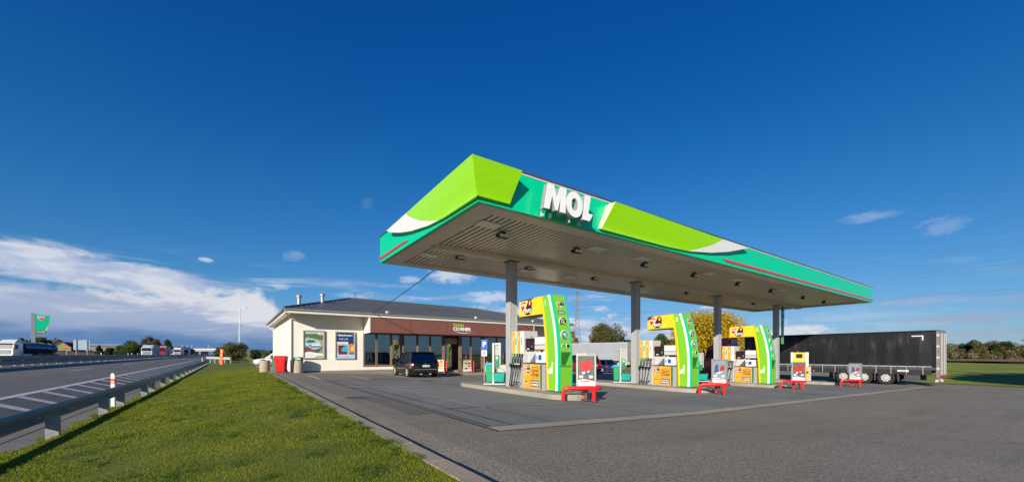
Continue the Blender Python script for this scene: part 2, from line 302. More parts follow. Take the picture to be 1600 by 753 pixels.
# ------------------------------------------------------------------ mesh helpers
class MB:
    def __init__(s): s.v = []; s.f = []; s.mi = []; s.cur = 0
    def add(s, vs, fs):
        b = len(s.v); s.v += [tuple(p) for p in vs]
        for f in fs: s.f.append(tuple(b+i for i in f)); s.mi.append(s.cur)
        return s
    def box(s, x0, x1, y0, y1, z0, z1):
        return s.add([(x0,y0,z0),(x1,y0,z0),(x1,y1,z0),(x0,y1,z0),(x0,y0,z1),(x1,y0,z1),(x1,y1,z1),(x0,y1,z1)],
                     [(0,3,2,1),(4,5,6,7),(0,1,5,4),(1,2,6,5),(2,3,7,6),(3,0,4,7)])
    def prism(s, pts, a, b, axis='y'):
        """polygon pts extruded between a and b; axis y: pts are (x,z), axis x: (y,z), axis z: (x,y)"""
        f = {'y': lambda p, t: (p[0], t, p[1]), 'x': lambda p, t: (t, p[0], p[1]), 'z': lambda p, t: (p[0], p[1], t)}[axis]
        n = len(pts); vs = [f(p, a) for p in pts]+[f(p, b) for p in pts]
        return s.add(vs, [tuple(range(n)), tuple(range(2*n-1, n-1, -1))]+[(i, n+i, n+(i+1) % n, (i+1) % n) for i in range(n)])
    def cyl(s, p0, p1, r0, r1=None, n=12, caps=True):
        r1 = r0 if r1 is None else r1
        p0 = Vector(p0); p1 = Vector(p1); ax = (p1-p0).normalized()
        u = ax.orthogonal().normalized(); v = ax.cross(u)
        vs = []
        for p, r in ((p0, r0), (p1, r1)):
            for i in range(n):
                a = 2*PI*i/n; vs.append(p+u*math.cos(a)*r+v*math.sin(a)*r)
        fs = [(i, (i+1) % n, n+(i+1) % n, n+i) for i in range(n)]
        if caps: fs += [tuple(range(n-1, -1, -1)), tuple(range(n, 2*n))]
        return s.add(vs, fs)
    def tube(s, pts, r, n=8):
        pts = [Vector(p) for p in pts]; rings = []; u = None
        rr = r if isinstance(r, (list, tuple)) else [r]*len(pts)
        for i, p in enumerate(pts):
            t = (pts[min(i+1, len(pts)-1)]-pts[max(i-1, 0)]).normalized()
            u = t.orthogonal().normalized() if u is None else (u-t*u.dot(t)).normalized()
            v = t.cross(u); rings.append([p+(u*math.cos(2*PI*k/n)+v*math.sin(2*PI*k/n))*rr[i] for k in range(n)])
        vs = [q for g_ in rings for q in g_]; fs = []
        for i in range(len(pts)-1):
            for k in range(n): fs.append((i*n+k, i*n+(k+1) % n, (i+1)*n+(k+1) % n, (i+1)*n+k))
        fs += [tuple(range(n-1, -1, -1)), tuple(range((len(pts)-1)*n, len(pts)*n))]
        return s.add(vs, fs)
    def lathe(s, prof, n=20, cx=0, cy=0):
        vs = [(cx+r*math.cos(2*PI*k/n), cy+r*math.sin(2*PI*k/n), z) for r, z in prof for k in range(n)]
        fs = [(i*n+k, i*n+(k+1) % n, (i+1)*n+(k+1) % n, (i+1)*n+k) for i in range(len(prof)-1) for k in range(n)]
        fs += [tuple(range(n-1, -1, -1)), tuple(range((len(prof)-1)*n, len(prof)*n))]
        return s.add(vs, fs)
    def loft(s, secs, closed=True, cap=True):
        n = len(secs[0]); vs = [q for c in secs for q in c]; fs = []
        m_ = n if closed else n-1
        for i in range(len(secs)-1):
            for k in range(m_): fs.append((i*n+k, (i+1)*n+k, (i+1)*n+(k+1) % n, i*n+(k+1) % n))
        if cap: fs += [tuple(range(n)), tuple(range(len(secs)*n-1, (len(secs)-1)*n-1, -1))]
        return s.add(vs, fs)
    def quad(s, a, b, c, d): return s.add([a, b, c, d], [(0, 1, 2, 3)])
    def disc(s, cx, cz, r, y, n=20, sx=1.0):
        return s.add([(cx+sx*r*math.cos(2*PI*k/n), y, cz+r*math.sin(2*PI*k/n)) for k in range(n)], [tuple(range(n))])
    def mesh(s, name, mats):
        me = bpy.data.meshes.new(name); me.from_pydata(s.v, [], s.f)
        for m in (mats if isinstance(mats, (list, tuple)) else [mats]): me.materials.append(m)
        if any(s.mi): me.polygons.foreach_set('material_index', s.mi)
        me.update(); return me
    def build(s, name, mats, parent=None, loc=(0, 0, 0), rz=0.0, bevel=0.0, smooth=False, seg=2, fix=True):
        me = s.mesh(name, mats)
        if fix:
            import bmesh
            bm = bmesh.new(); bm.from_mesh(me); bmesh.ops.recalc_face_normals(bm, faces=bm.faces); bm.to_mesh(me); bm.free()
        if smooth:
            me.polygons.foreach_set('use_smooth', [True]*len(me.polygons))
            try: me.set_sharp_from_angle(angle=R(40))
            except Exception: pass
        o = bpy.data.objects.new(name, me); C.objects.link(o); o.parent = parent; o.location = loc; o.rotation_euler = (0, 0, rz)
        if bevel > 0:
            b = o.modifiers.new('bevel', 'BEVEL'); b.width = bevel; b.segments = seg; b.limit_method = 'ANGLE'; b.angle_limit = R(40)
        return o

def tag(o, label=None, cat=None, group=None, kind=None):
    if label: o['label'] = label
    if cat: o['category'] = cat
    if group: o['group'] = group
    if kind: o['kind'] = kind
    return o
def thing(name, label, cat, loc=(0, 0, 0), rz=0.0, group=None):
    o = bpy.data.objects.new(name, None); C.objects.link(o); o.empty_display_size = 0.2
    o.location = loc; o.rotation_euler = (0, 0, rz)
    return tag(o, label, cat, group)
def copy_tree(root, loc, rz=None, label=None, group=None):
    kids = {}
    for o in bpy.data.objects:
        if o.parent: kids.setdefault(o.parent.name, []).append(o)
    def cp(o, par):
        c = o.copy(); C.objects.link(c); c.parent = par
        for ch in kids.get(o.name, []): cp(ch, c)
        return c
    r = cp(root, root.parent); r.location = loc
    if rz is not None: r.rotation_euler = (0, 0, rz)
    if label: r['label'] = label
    if group: r['group'] = group
    return r
def rep(me_obj, name, loc, parent, rz=0.0):
    """another piece sharing the mesh of an existing piece"""
    c = bpy.data.objects.new(name, me_obj.data); C.objects.link(c); c.parent = parent; c.location = loc; c.rotation_euler = (0, 0, rz)
    return c
FONT = None
def text(name, s, size, m, parent, loc, face='front', ext=0.002, align='CENTER', sx=1.0, bold=0.0, shear=0.0, tilt=0.0):
    cu = bpy.data.curves.new(name, 'FONT'); cu.body = s; cu.size = size; cu.align_x = align; cu.align_y = 'CENTER'
    cu.extrude = ext; cu.offset = bold; cu.shear = shear; cu.resolution_u = 3
    t = bpy.data.objects.new('tmp_text', cu)
    me = bpy.data.meshes.new_from_object(t); bpy.data.objects.remove(t); bpy.data.curves.remove(cu)
    me.name = name; me.materials.clear(); me.materials.append(m)
    o = bpy.data.objects.new(name, me); C.objects.link(o); o.parent = parent; o.location = loc; o.scale = (sx, 1, 1)
    # front: readable from local -y; end: readable from local +x; left: readable from local -x
    o.rotation_euler = {'front': (R(90), tilt, 0), 'end': (R(90), 0, R(90)), 'left': (R(90), 0, R(-90))}[face]
    return o

# ------------------------------------------------------------------ terrain
BR = [(-13.5, .5), (-9.5, .32), (-6.5, .02), (-4.5, -.40), (-3.5, -.45), (-2.75, -.20), (-0.8, .05), (0.9, .26), (2.5, .35), (10, .03), (40, -.69), (60, -.69)]
def drift(v):
    return -0.0143*max(0.0, min(v-25, 105))
def bpos(i, v):
    b = BR[i][0]; return b+drift(v) if b <= -0.8 else b
def g(u, v=0.0):
    ps = [(bpos(i, v), BR[i][1]) for i in range(len(BR))]
    if u <= ps[0][0]: return ps[0][1]
    for (a, p), (b, q) in zip(ps, ps[1:]):
        if u <= b: return p+(q-p)*(u-a)/(b-a)
    return ps[-1][1]
def at(px, py, Y):
    """point at distance Y in front of the camera: used to measure where distant things stand"""
    X = (px-800)/F*Y
    return (X*FY+Y*FX, -X*FX+Y*FY, EYE+(HZ-py)/F*Y)
def sheet(ul, ur, vs, dz, cells=None):
    """ground sheet between u=ul(v) and u=ur(v) that follows the terrain"""
    mb = MB(); rows = []
    for v in vs:
        a, b = ul(v), ur(v); us = [a]+[min(max(bpos(i, v), a), b) for i in range(len(BR))]+[b]
        rows.append([(u, v, g(u, v)+dz) for u in us])
    n = len(rows[0])
    for r0, r1 in zip(rows, rows[1:]):
        for k in range(n-1):
            if r0[k+1][0]-r0[k][0] < 1e-4 and r1[k+1][0]-r1[k][0] < 1e-4: continue
            mb.quad(r0[k], r0[k+1], r1[k+1], r1[k])
    return mb
def rng_v(a, b, st): 
    n = max(1, int(math.ceil((b-a)/st))); return [a+(b-a)*i/n for i in range(n+1)]

# far land: one sheet to the horizon, then nearer sheets laid over it
mb = MB(); mb.quad((-6000, -3000, -0.95), (8000, -3000, -0.95), (8000, 9000, -0.95), (-6000, 9000, -0.95))
tag(mb.build('ground', M_far), kind='structure')
VR = [-60, -20, 0]+rng_v(2, 25, 5)+rng_v(30, 130, 5)+[200, 400, 900]
tag(sheet(lambda v: -30+drift(v), lambda v: -3.95+drift(v), VR, 0.0).build('motorway', M_road), kind='structure')
motorway = bpy.data.objects['motorway']
tag(sheet(lambda v: -4.9+drift(v), lambda v: -3.4+drift(v), VR[:-2], 0.004).build('hard_shoulder', M_shld), kind='structure')
tag(sheet(lambda v: -3.55+drift(v), lambda v: 1.72, [-40, 0]+rng_v(1, 33, 1.0)+rng_v(35, 200, 8), 0.07).build('grass_verge', M_soil), kind='structure')
fore = tag(sheet(lambda v: 1.5, lambda v: 62, [-40, 0, 12, 25, 40, 62], -0.05).build('forecourt', M_asph), kind='structure')
# land beyond the forecourt
def flat(name, pts, z, m): 
    mb = MB(); mb.add([(x, y, z) for x, y in pts], [tuple(range(len(pts)))]); return tag(mb.build(name, m), kind='structure')
flat('field', [(62, -300), (700, -300), (700, 400), (62, 400)], -0.70, M_field)
flat('rear_meadow', [(1.5, 62), (62, 62), (62, 400), (1.5, 400)], -0.30, M_field)
mb = MB()
for k in range(1):
    xs = [(-30, .40), (-40, .55), (-70, 3.2), (-110, 4.4), (-400, 5.0)]
    vs = [-40, 60, 90, 140, 400, 900]
    for (x0, z0), (x1, z1) in zip(xs, xs[1:]):
        for v0, v1 in zip(vs, vs[1:]):
            f0 = 0.25 if v0 < 60 else 1.0; f1 = 0.25 if v1 < 60 else 1.0
            mb.quad((x1, v0, z1*f0), (x0, v0, z0*f0), (x0, v1, z0*f1), (x1, v1, z1*f1))
tag(mb.build('ploughed_hill', M_brown), kind='structure')
mb = MB()
mb.quad((150, -40, -0.66), (700, -200, -0.66), (700, 300, 2.9), (190, 200, 0.9))
tag(mb.build('brown_stubble_field', M_brown), kind='structure')

# dirt edge and grass bank behind the black lorry
mb = sheet(lambda v: 44.5, lambda v: 64, [-30, -6, 0, 6, 14, 30, 45], -0.02)
tag(mb.build('grass_bank', M_field), kind='structure')

# markings of the motorway: each a thin child sheet
def mark(ul, ur, v0, v1, name, par, m=M_line, dz=0.008, st=6.0):
    return sheet(ul, ur, rng_v(v0, v1, st), dz).build(name, m, par)
mark(lambda v: -6.66+drift(v), lambda v: -6.42+drift(v), -20, 200, 'edge_line', motorway)
mark(lambda v: -13.62+drift(v), lambda v: -13.38+drift(v), -20, 300, 'edge_line', motorway)
for k in range(-1, 8):
    v0 = 6.3+18*k
    mark(lambda v: -9.72+drift(v), lambda v: -9.58+drift(v), v0, v0+6.0, 'lane_dash', motorway)
mark(lambda v: -4.22+drift(v), lambda v: -4.17+drift(v), -10, 120, 'drain_joint', motorway, m=SLATB, dz=0.007)
for k in range(46):                                           # hatching between carriageway and slip lane
    v0 = 6.0+2.25*k; mb = MB(); a, b = -6.40, -4.95; sk = 1.15
    p = []
    for (u, v) in ((a, v0), (b, v0-sk), (b, v0-sk+0.52), (a, v0+0.52)):
        uu = u+drift(v); p.append((uu, v, g(uu, v)+0.009))
    mb.quad(*p); mb.build('hatch_stripe', M_line, motorway)

# kerb of single stones between grass and forecourt
kerb = tag(bpy.data.objects.new('kerb', None), kind='structure'); C.objects.link(kerb)
for k in range(33):
    v0 = 1.0+k*1.0; mb = MB(); j = 0.006; e = random.uniform(-.004, .004)
    z = g(1.8)+0.075+e
    mb.box(1.70, 1.93, v0+j, v0+1.0-j, z-0.35, z)
    mb.build('kerb_stone', M_kerb, kerb, bevel=0.012)
mb = MB(); mb.box(1.70, 1.93, 34, 75, -0.2, g(1.8)+0.075)
mb.box(1.70, 1.93, -8, 1.0, -0.2, g(1.8)+0.075)
tag(mb.build('kerb_run', M_kerb, kerb), kind='stuff')

# concrete slabs of the pump area
def slab(u0, u1, v0, v1, m, name, dz=-0.046):
    mb = MB(); q = [u0]+[x for x in (2.5, 10.0) if u0 < x < u1]+[u1]
    for a, b in zip(q, q[1:]):
        mb.quad((a, v0, g(a)+dz), (b, v0, g(b)+dz), (b, v1, g(b)+dz), (a, v1, g(a)+dz))
    return mb.build(name, m, fore)
J = 0.022
slab(3.60, 38.5, 5.55, 21.0, SLATB, 'joint_bed', -0.049)
us = [4.28]+[5.25+3.35*i for i in range(10)]+[38.3]
for i in range(len(us)-1):
    for (v0, v1) in ((6.02, 8.72), (8.80, 13.1), (13.1, 17.2), (17.25, 20.9)):
        slab(us[i]+J, us[i+1]-J, v0+J, v1-J, M_slab, 'concrete_slab')
for i in range(18):
    slab(3.66+i*1.93, 3.66+(i+1)*1.93-0.02, 5.57, 6.0, M_strip, 'channel_stone', -0.042)
for i in range(6):
    slab(3.66, 3.74, 6.05+i*2.4, 6.05+(i+1)*2.4-.02, M_slab, 'channel_stone', -0.042)
    slab(3.80, 4.22, 6.05+i*2.4, 6.05+(i+1)*2.4-.02, M_slab, 'channel_stone', -0.042)
slab(3.62, 22, 16.6, 16.95, M_strip, 'light_strip', -0.041)
slab(5.16, 5.24, 8.6, 16.6, M_strip, 'light_strip', -0.040)
slab(5.24, 38, 8.72, 8.80, M_strip, 'light_strip', -0.040)
for (u, v, r_) in ((4.6, 27.6, .3), (7.1, 28.7, .28), (2.9, 12.0, .32), (9.0, 21.3, .35)):
    mb = MB(); n_ = 20; mb.add([(u+r_*math.cos(2*PI*k/n_), v+r_*math.sin(2*PI*k/n_), g(u+r_*math.cos(2*PI*k/n_))-.038) for k in range(n_)], [tuple(range(n_))]); mb.build('manhole_cover', DGREY, fore)
for (u0, u1, v0, v1) in ((6.4, 8.6, 22.6, 24.0), (3.0, 3.5, 8.0, 12.5)):
    slab(u0, u1, v0, v1, M_patch, 'asphalt_patch', -.0445)
# parking bay lines before the shop
for (u0, v0, v1) in ((3.62, 22.4, 26.9), (6.17, 22.7, 27.5), (9.15, 24.2, 28.4), (11.9, 24.4, 28.2), (14.6, 24.6, 28.4), (17.2, 24.6, 28.4)):
    slab(u0-.06, u0+.06, v0, v1, M_line, 'bay_line', -0.040)
# pavement before the shop door, laid in slabs
pave = tag(bpy.data.objects.new('pavement', None), kind='structure'); C.objects.link(pave)
for i in range(15):
    for j in range(2):
        u0 = 12.6+i*1.15; z = g(u0+.5)+0.05; mb = MB(); mb.box(u0+.01, u0+1.14, 28.9+j*1.3, 30.18+j*1.3, z-.3, z); mb.build('paving_slab', M_kerb, pave)
mb = MB(); mb.box(3.2, 12.6, 30.9, 31.5, -0.2, g(6)+0.04); mb.build('plinth_strip', M_asph, pave)

# ------------------------------------------------------------------ grass blades on the verge (stuff)
def grass_blades():
    N = 330000
    # density falls with distance from the camera
    r = rng.random(N); d_ = 2.2*np.power(38/2.2, r**0.92)
    u = rng.uniform(-3.75, 1.80, N)
    v = np.sqrt(np.maximum(d_**2-np.minimum(u*u, d_*d_*0.9), 0.01))
    v = np.where(rng.random(N) < 0.04, rng.uniform(0.5, 3.0, N), v)
    ud = np.array([drift(x) for x in (0, 25, 60, 130)])
    dr = -0.0143*np.clip(v-25, 0, 105)
    edge = -3.58+0.10*np.sin(v*3.1)+0.07*np.sin(v*7.7+1)
    keep = u > edge+dr; u = u[keep]; v = v[keep]; edge = (edge+dr)[keep]; dr = dr[keep]; N = len(u)
    bx = np.array([b[0] for b in BR]); bz = np.array([b[1] for b in BR])
    z = np.interp(u-dr*np.clip((0.9-u)/1.7, 0, 1), bx, bz)+0.06
    dist = np.sqrt(u*u+v*v)
    wid = np.clip(0.0016*dist, 0.004, 0.03)*rng.uniform(.7, 1.4, N)
    tuft = 0.5+0.5*np.sin(u*2.3+1.3*np.sin(v*1.1))*np.sin(v*1.9+np.sin(u*3.0))
    clump = (np.sin(u*5.1+v*2.3)+np.sin(v*4.7-u*1.9)+np.sin(u*1.3+v*0.7)) > 1.5
    h = rng.uniform(0.014, 0.038, N)*(0.7+0.6*tuft)*np.where(clump, 1.6, 1.0)
    u = np.where(u > 1.7+0.05*np.sin(v*2.9)+0.04*np.sin(v*9.1), rng.uniform(1.3, 1.7, N), u)
    near_edge = (u > 1.6) | (u < edge+0.35)
    h = np.where(near_edge, h*1.6, h)
    a = rng.uniform(0, 2*PI, N); lean = rng.uniform(0.2, 1.1, N)*h; la = rng.uniform(0, 2*PI, N)
    ex, ey = np.cos(a)*wid/2, np.sin(a)*wid/2
    V = np.empty((N, 3, 3)); V[:, 0] = np.stack([u-ex, v-ey, z], 1); V[:, 1] = np.stack([u+ex, v+ey, z], 1)
    V[:, 2] = np.stack([u+np.cos(la)*lean, v+np.sin(la)*lean, z+h], 1)
    me = bpy.data.meshes.new('grass'); me.vertices.add(3*N); me.vertices.foreach_set('co', V.reshape(-1))
    me.loops.add(3*N); me.loops.foreach_set('vertex_index', np.arange(3*N, dtype=np.int32))
    me.polygons.add(N); me.polygons.foreach_set('loop_start', np.arange(0, 3*N, 3, dtype=np.int32))
    me.update(calc_edges=True)
    m = bpy.data.materials.new('grass_blade'); m.use_nodes = True; t = NT(m.node_tree); m.node_tree.nodes.clear()
    o = t.n('ShaderNodeOutputMaterial'); tc = t.n('ShaderNodeTexCoord').outputs['Object']; ge = t.n('ShaderNodeNewGeometry')
    n = t.noise(tc, 0.9, 5, 0.6); q = t.noise(tc, 5.0, 4, 0.6)
    c = t.mix(t.ramp(n, 0.35, 0.65), (0.10, 0.17, 0.008, 1), (0.25, 0.29, 0.016, 1))
    c = t.mix(t.ramp(q, 0.52, 0.68), c, (0.035, 0.11, 0.008, 1))
    c = t.mix(t.m('MULTIPLY', ge.outputs['Random Per Island'], 0.5), c, (0.30, 0.29, 0.05, 1))
    c = t.mix(t.m('MULTIPLY', t.ramp(ge.outputs['Random Per Island'], 0.86, 0.88), t.ramp(q, 0.35, 0.6)), c, (0.36, 0.31, 0.10, 1))
    df = t.n('ShaderNodeBsdfDiffuse'); tl = t.n('ShaderNodeBsdfTranslucent'); t.l(c, df.inputs[0]); t.l(c, tl.inputs[0])
    mx = t.n('ShaderNodeMixShader'); mx.inputs[0].default_value = 0.35; t.l(df.outputs[0], mx.inputs[1]); t.l(tl.outputs[0], mx.inputs[2]); t.l(mx.outputs[0], o.inputs[0])
    me.materials.append(m)
    ob = bpy.data.objects.new('grass', me); C.objects.link(ob)
    tag(ob, 'short mown green grass covering the verge beside the motorway', 'grass', kind='stuff')
grass_blades()
def weeds():
    V, Fc = [], []
    rs = random.Random(4)
    spots = [(rs.uniform(-2.5, 1.6), rs.uniform(3.2, 14), rs.uniform(.06, .28)) for _ in range(46)]+[(1.62+rs.uniform(-.12, .06), rs.uniform(3, 22), rs.uniform(.05, .12)) for _ in range(46)]
    for (u, v, r_) in spots:
        for _ in range(int(900*r_)):
            a = rs.uniform(0, 2*PI); q = r_*math.sqrt(rs.random()); x, y = u+q*math.cos(a), v+q*math.sin(a)*1.3; z = g(min(x, 1.7), y)+.075+rs.uniform(.0, .045)
            s_ = rs.uniform(.007, .016); b = rs.uniform(0, 2*PI); dx_, dy_ = s_*math.cos(b), s_*math.sin(b); t1, t2 = rs.uniform(-.006, .006), rs.uniform(-.006, .006)
            n = len(V); V += [(x-dx_, y-dy_, z), (x+dy_, y-dx_, z+t1), (x+dx_, y+dy_, z+t2), (x-dy_, y+dx_, z)]; Fc.append((n, n+1, n+2, n+3))
    me = bpy.data.meshes.new('weeds'); me.from_pydata(V, [], Fc); me.materials.append(leaf_mat('clover_leaf', (.03, .09, .01), (.10, .20, .02)))
    ob = bpy.data.objects.new('clover', me); C.objects.link(ob); tag(ob, 'darker clover and weeds growing in patches in the grass verge', 'weeds', kind='stuff')
weeds()

# ------------------------------------------------------------------ canopy
U0, U1, V0, V1 = 5.15, 40.0, 8.85, 17.3
ZB, ZT = 5.50, 6.60
can = thing('filling_station_canopy', 'long flat green and lime filling station canopy on grey columns over the pumps', 'canopy', (U0, V0, 0))
def L(u, v, z): return (u-U0, v-V0, z)
LU, LV = U1-U0, V1-V0
T_ = 0.12
def cb(name, m, u0, u1, v0, v1, z0, z1, bevel=0.0):
    return MB().box(u0-U0, u1-U0, v0-V0, v1-V0, z0, z1).build(name, m, can, bevel=bevel)
cb('fascia', TEAL, U0, U1, V0, V0+T_, ZB, ZT, 0.004)
cb('fascia', TEAL, U0, U1, V1-T_, V1, ZB, ZT, 0.004)
cb('fascia', TEAL, U0, U0+T_, V0+T_+.003, V1-T_-.003, ZB, ZT, 0.004)
cb('fascia', TEAL, U1-T_, U1, V0+T_+.003, V1-T_-.003, ZB, ZT, 0.004)
mb = MB()
for (a, b, c, d_) in ((U0-.03, U1+.03, V0-.03, V0+.15), (U0-.03, U1+.03, V1-.15, V1+.03), (U0-.03, U0+.15, V0+.152, V1-.152), (U1-.15, U1+.03, V0+.152, V1-.152)):
    mb.box(a-U0, b-U0, c-V0, d_-V0, ZT+.002, ZT+.045)
mb.build('edge_trim', DGREY, can)
cb('roof_deck', GREY, U0+T_+.01, U1-T_-.01, V0+T_+.01, V1-T_-.01, 5.95, 6.3)
# thin grey flashing under the top of the fascia
cb('flashing', LGREY, U0+.02, U1-.02, V0-.012, V0-.001, ZT-.055, ZT-.003)
# soffit border, void above the slats, slats, beam
for (a, b, c, d_) in ((U0+T_+.004, U1-T_-.004, V0+T_+.004, V0+.62), (U0+T_+.004, U1-T_-.004, V1-.62, V1-T_-.004), (U0+T_+.004, U0+.75, V0+.623, V1-.623), (U1-.75, U1-T_-.004, V0+.623, V1-.623)):
    cb('soffit_panel', SOFF, a, b, c, d_, ZB-.01, ZB+.06)
cb('ceiling_void', SLATB, U0+.76, U1-.76, V0+.63, V1-.63, ZB+.16, ZB+.20)
pitch = 0.205; n_sl = int((U1-U0-1.52)/pitch)
sl = MB().box(0, pitch-.075, 0, LV-1.26, 0, .03)
first = sl.build('ceiling_slat', SLAT, can, loc=(.77, .63, ZB+.05), bevel=0.0)
for i in range(1, n_sl): rep(first, 'ceiling_slat', (.77+i*pitch, .63, ZB+.05), can)
cb('ceiling_beam', SOFF, U0+.77, U1-.77, 13.22, 13.62, ZB-.13, ZB+.045, 0.01)
# columns
COLU = [9.38, 17.45, 25.85, 34.7]
for k, cu_ in enumerate(COLU):
    z0 = g(cu_)+.10; mb = MB(); hw = .165
    mb.box(cu_-hw-U0, cu_+hw-U0, 13.4-hw-V0, 13.4+hw-V0, z0, ZB-.14)
    mb.box(cu_-hw-.012-U0, cu_-hw+.03-U0, 13.4-hw-.012-V0, 13.4-hw+.03-V0, z0, ZB-.145)
    mb.box(cu_+hw-.03-U0, cu_+hw+.012-U0, 13.4-hw-.012-V0, 13.4-hw+.03-V0, z0, ZB-.145)
    cc = mb.build('column', COLM, can)
    MB().box(cu_-.24-U0, cu_+.24-U0, 13.16-V0, 13.64-V0, ZB-.16, ZB-.131).build('column_cap', DGREY, cc)
    MB().box(cu_-.20-U0, cu_+.20-U0, 13.20-V0, 13.60-V0, z0, z0+.06).build('column_foot', DGREY, cc)
# flush ceiling lamps and pairs of floodlights
lp = MB(); lp.box(-.30, .30, -.30, .30, -.02, .03)
def clamp_part(px, py):
    cb('ceiling_lamp', LAMPG, px-.36, px+.36, py-.24, py+.24, ZB+.005, ZB+.045, 0.006)
def flood(px, py):
    mb = MB(); mb.box(-.20, .20, -.10, .10, -.14, -.03); mb.prism([(-.12, -.03), (.12, -.03), (.08, .06), (-.08, .06)], -.06, .06)
    f_ = mb.build('floodlight', BLACK, can, loc=(px-U0, py-V0, ZB-.02))
    MB().box(-.17, .17, -.125, -.105, -.13, -.045).build('lens', LAMPG, f_)
    MB().box(-.22, .22, -.14, .14, -.006, .0).build('mounting_plate', SLAT, f_, loc=(0, 0, .06))
for x in (6.36, 11.2, 13.9, 19.2, 22.0, 27.7, 31.0, 36.9):
    clamp_part(x, 10.35)
for x in (7.15, 10.5, 14.6, 18.5, 22.9, 27.1, 32.1, 36.1): flood(x, 10.72)
for x in (6.4, 11.4, 14.2, 19.5, 22.3, 28.0, 33.4): clamp_part(x, 14.95)
for x in (7.4, 10.85, 15.1, 18.9, 23.5, 27.6, 32.6): flood(x, 14.1)
# lime panels: they lean out at the top. Section (outward offset, z)
def section(zb, zt, out):
    q = []
    for i in range(9):
        t = i/8; q.append((0.10+out*(t**1.6)+0.05*math.sin(PI*t), zb+(zt-zb)*t))
    return q
def lime_panel(name, path, m, zb, zt, out, cut=None):
    """path: list of (u, v, nx, ny, zb, zt) stations along the fascia; loft of the leaning section with a return to the fascia"""
    secs = []
    for (u, v, nx, ny, b, t) in path:
        sec = section(b, t, out*(t-b)/0.9)
        pts = [(u-U0, v-V0, b-.01)]+[(u+nx*o-U0, v+ny*o-V0, z) for o, z in sec]+[(u+nx*sec[-1][0]*.8-U0, v+ny*sec[-1][0]*.8-V0, t+.012), (u-U0, v-V0, t+.01)]
        secs.append(pts)
    return MB().loft(secs).build(name, m, can, smooth=True)
ZL = 6.44
def white_split(v): return v
# corner piece, side arm along the left fascia, tapering upward towards the back as the white tip
def lower(t):  # t 0 at the corner, 1 at the tip: bottom edge climbs to the top
    return 5.60+0.86*(t**3.2)
LOWL = [(8.8, 5.58), (10.7, 5.59), (11.9, 5.66), (13.3, 5.84), (14.3, 6.03), (15.2, 6.26), (15.6, 6.42)]
LOWF = [(9.6, 5.58), (13.2, 5.58), (14.7, 5.63), (16.3, 5.80), (17.7, 6.04), (19.1, 6.38), (19.35, 6.46)]
def interp(T, x):
    if x <= T[0][0]: return T[0][1]
    for (a, p), (b, q) in zip(T, T[1:]):
        if x <= b:
            f_ = (x-a)/(b-a); return p+(q-p)*f_
    return T[-1][1]
vs_ = [V0+(16.05-V0)*i/22 for i in range(23)]
side = [(U0, v, -1, 0, lower((v-V0)/(16.05-V0)), ZL-.02*((v-V0)/7.2)) for v in vs_]
def wsplit(a):    # upper boundary of the white tip along the arm (a 0..1)
    return a
def lean(o): return o
def arm(name_green, name_white, P, x0, length, T, Z):
    """lofts the leaning arm; faces below the rising curve near the tip become the white piece"""
    green, white = MB(), MB(); NS, NZ = 44, 12
    def pt(s_, t, off=0.0):
        b = interp(T, x0+s_*length); top = ZL-.02*s_; hh = max(top-b, .012); z = b+hh*t
        zn = (z-5.60)/.84; o = (0.10+0.30*max(zn, 0)**1.5+0.04*math.sin(PI*min(max(zn, 0), 1)))*(1-.35*s_)+off
        return P(s_*length, o, z)
    def zg(s_):   # height under which the arm is white
        x = x0+s_*length
        return -1 if x < Z[0][0] else interp(Z, x)
    for i in range(NS):
        s0, s1 = i/NS, (i+1)/NS
        for j in range(NZ):
            t0, t1 = j/NZ, (j+1)/NZ
            a, b, c, d = pt(s0, t0), pt(s1, t0), pt(s1, t1), pt(s0, t1)
            za = [a[2]-zg(s0), b[2]-zg(s1), c[2]-zg(s1), d[2]-zg(s0)]
            pts = [a, b, c, d]
            if min(za) >= 0: green.add(pts, [(0, 1, 2, 3)])
            elif max(za) <= 0: white.add(pts, [(0, 1, 2, 3)])
            else:
                up, dn = [], []
                for k in range(4):
                    p, q = pts[k], pts[(k+1) % 4]; x, y = za[k], za[(k+1) % 4]
                    (up if x >= 0 else dn).append(p)
                    if (x >= 0) != (y >= 0):
                        f_ = x/(x-y); m_ = tuple(p[w_]+(q[w_]-p[w_])*f_ for w_ in range(3)); up.append(m_); dn.append(m_)
                if len(up) > 2: green.add(up, [tuple(range(len(up)))])
                if len(dn) > 2: white.add(dn, [tuple(range(len(dn)))])
    # underside return and top return
    for i in range(NS):
        s0, s1 = i/NS, (i+1)/NS; tgt = green if s1 < .78 else white
        a, b = pt(s0, 0), pt(s1, 0); tgt.quad(P(s0*length, 0, a[2]), P(s1*length, 0, b[2]), b, a)
        a, b = pt(s0, 1), pt(s1, 1); tgt.quad(a, b, P(s1*length, 0, b[2]+.01), P(s0*length, 0, a[2]+.01))
    go = green.build(name_green, LIME, can, smooth=True, fix=False); wo_ = white.build(name_white, LETTER, can, smooth=True, fix=False)
    return go, wo_
arm('lime_panel', 'white_tip', lambda s_, o, z: (-o, s_-o*(1-min(s_/1.0, 1)) , z), V0, 6.75, LOWL, [(10.6, 5.5), (11.6, 5.72), (12.4, 5.95), (13.1, 6.25), (13.6, 6.62), (14, 7.2)])
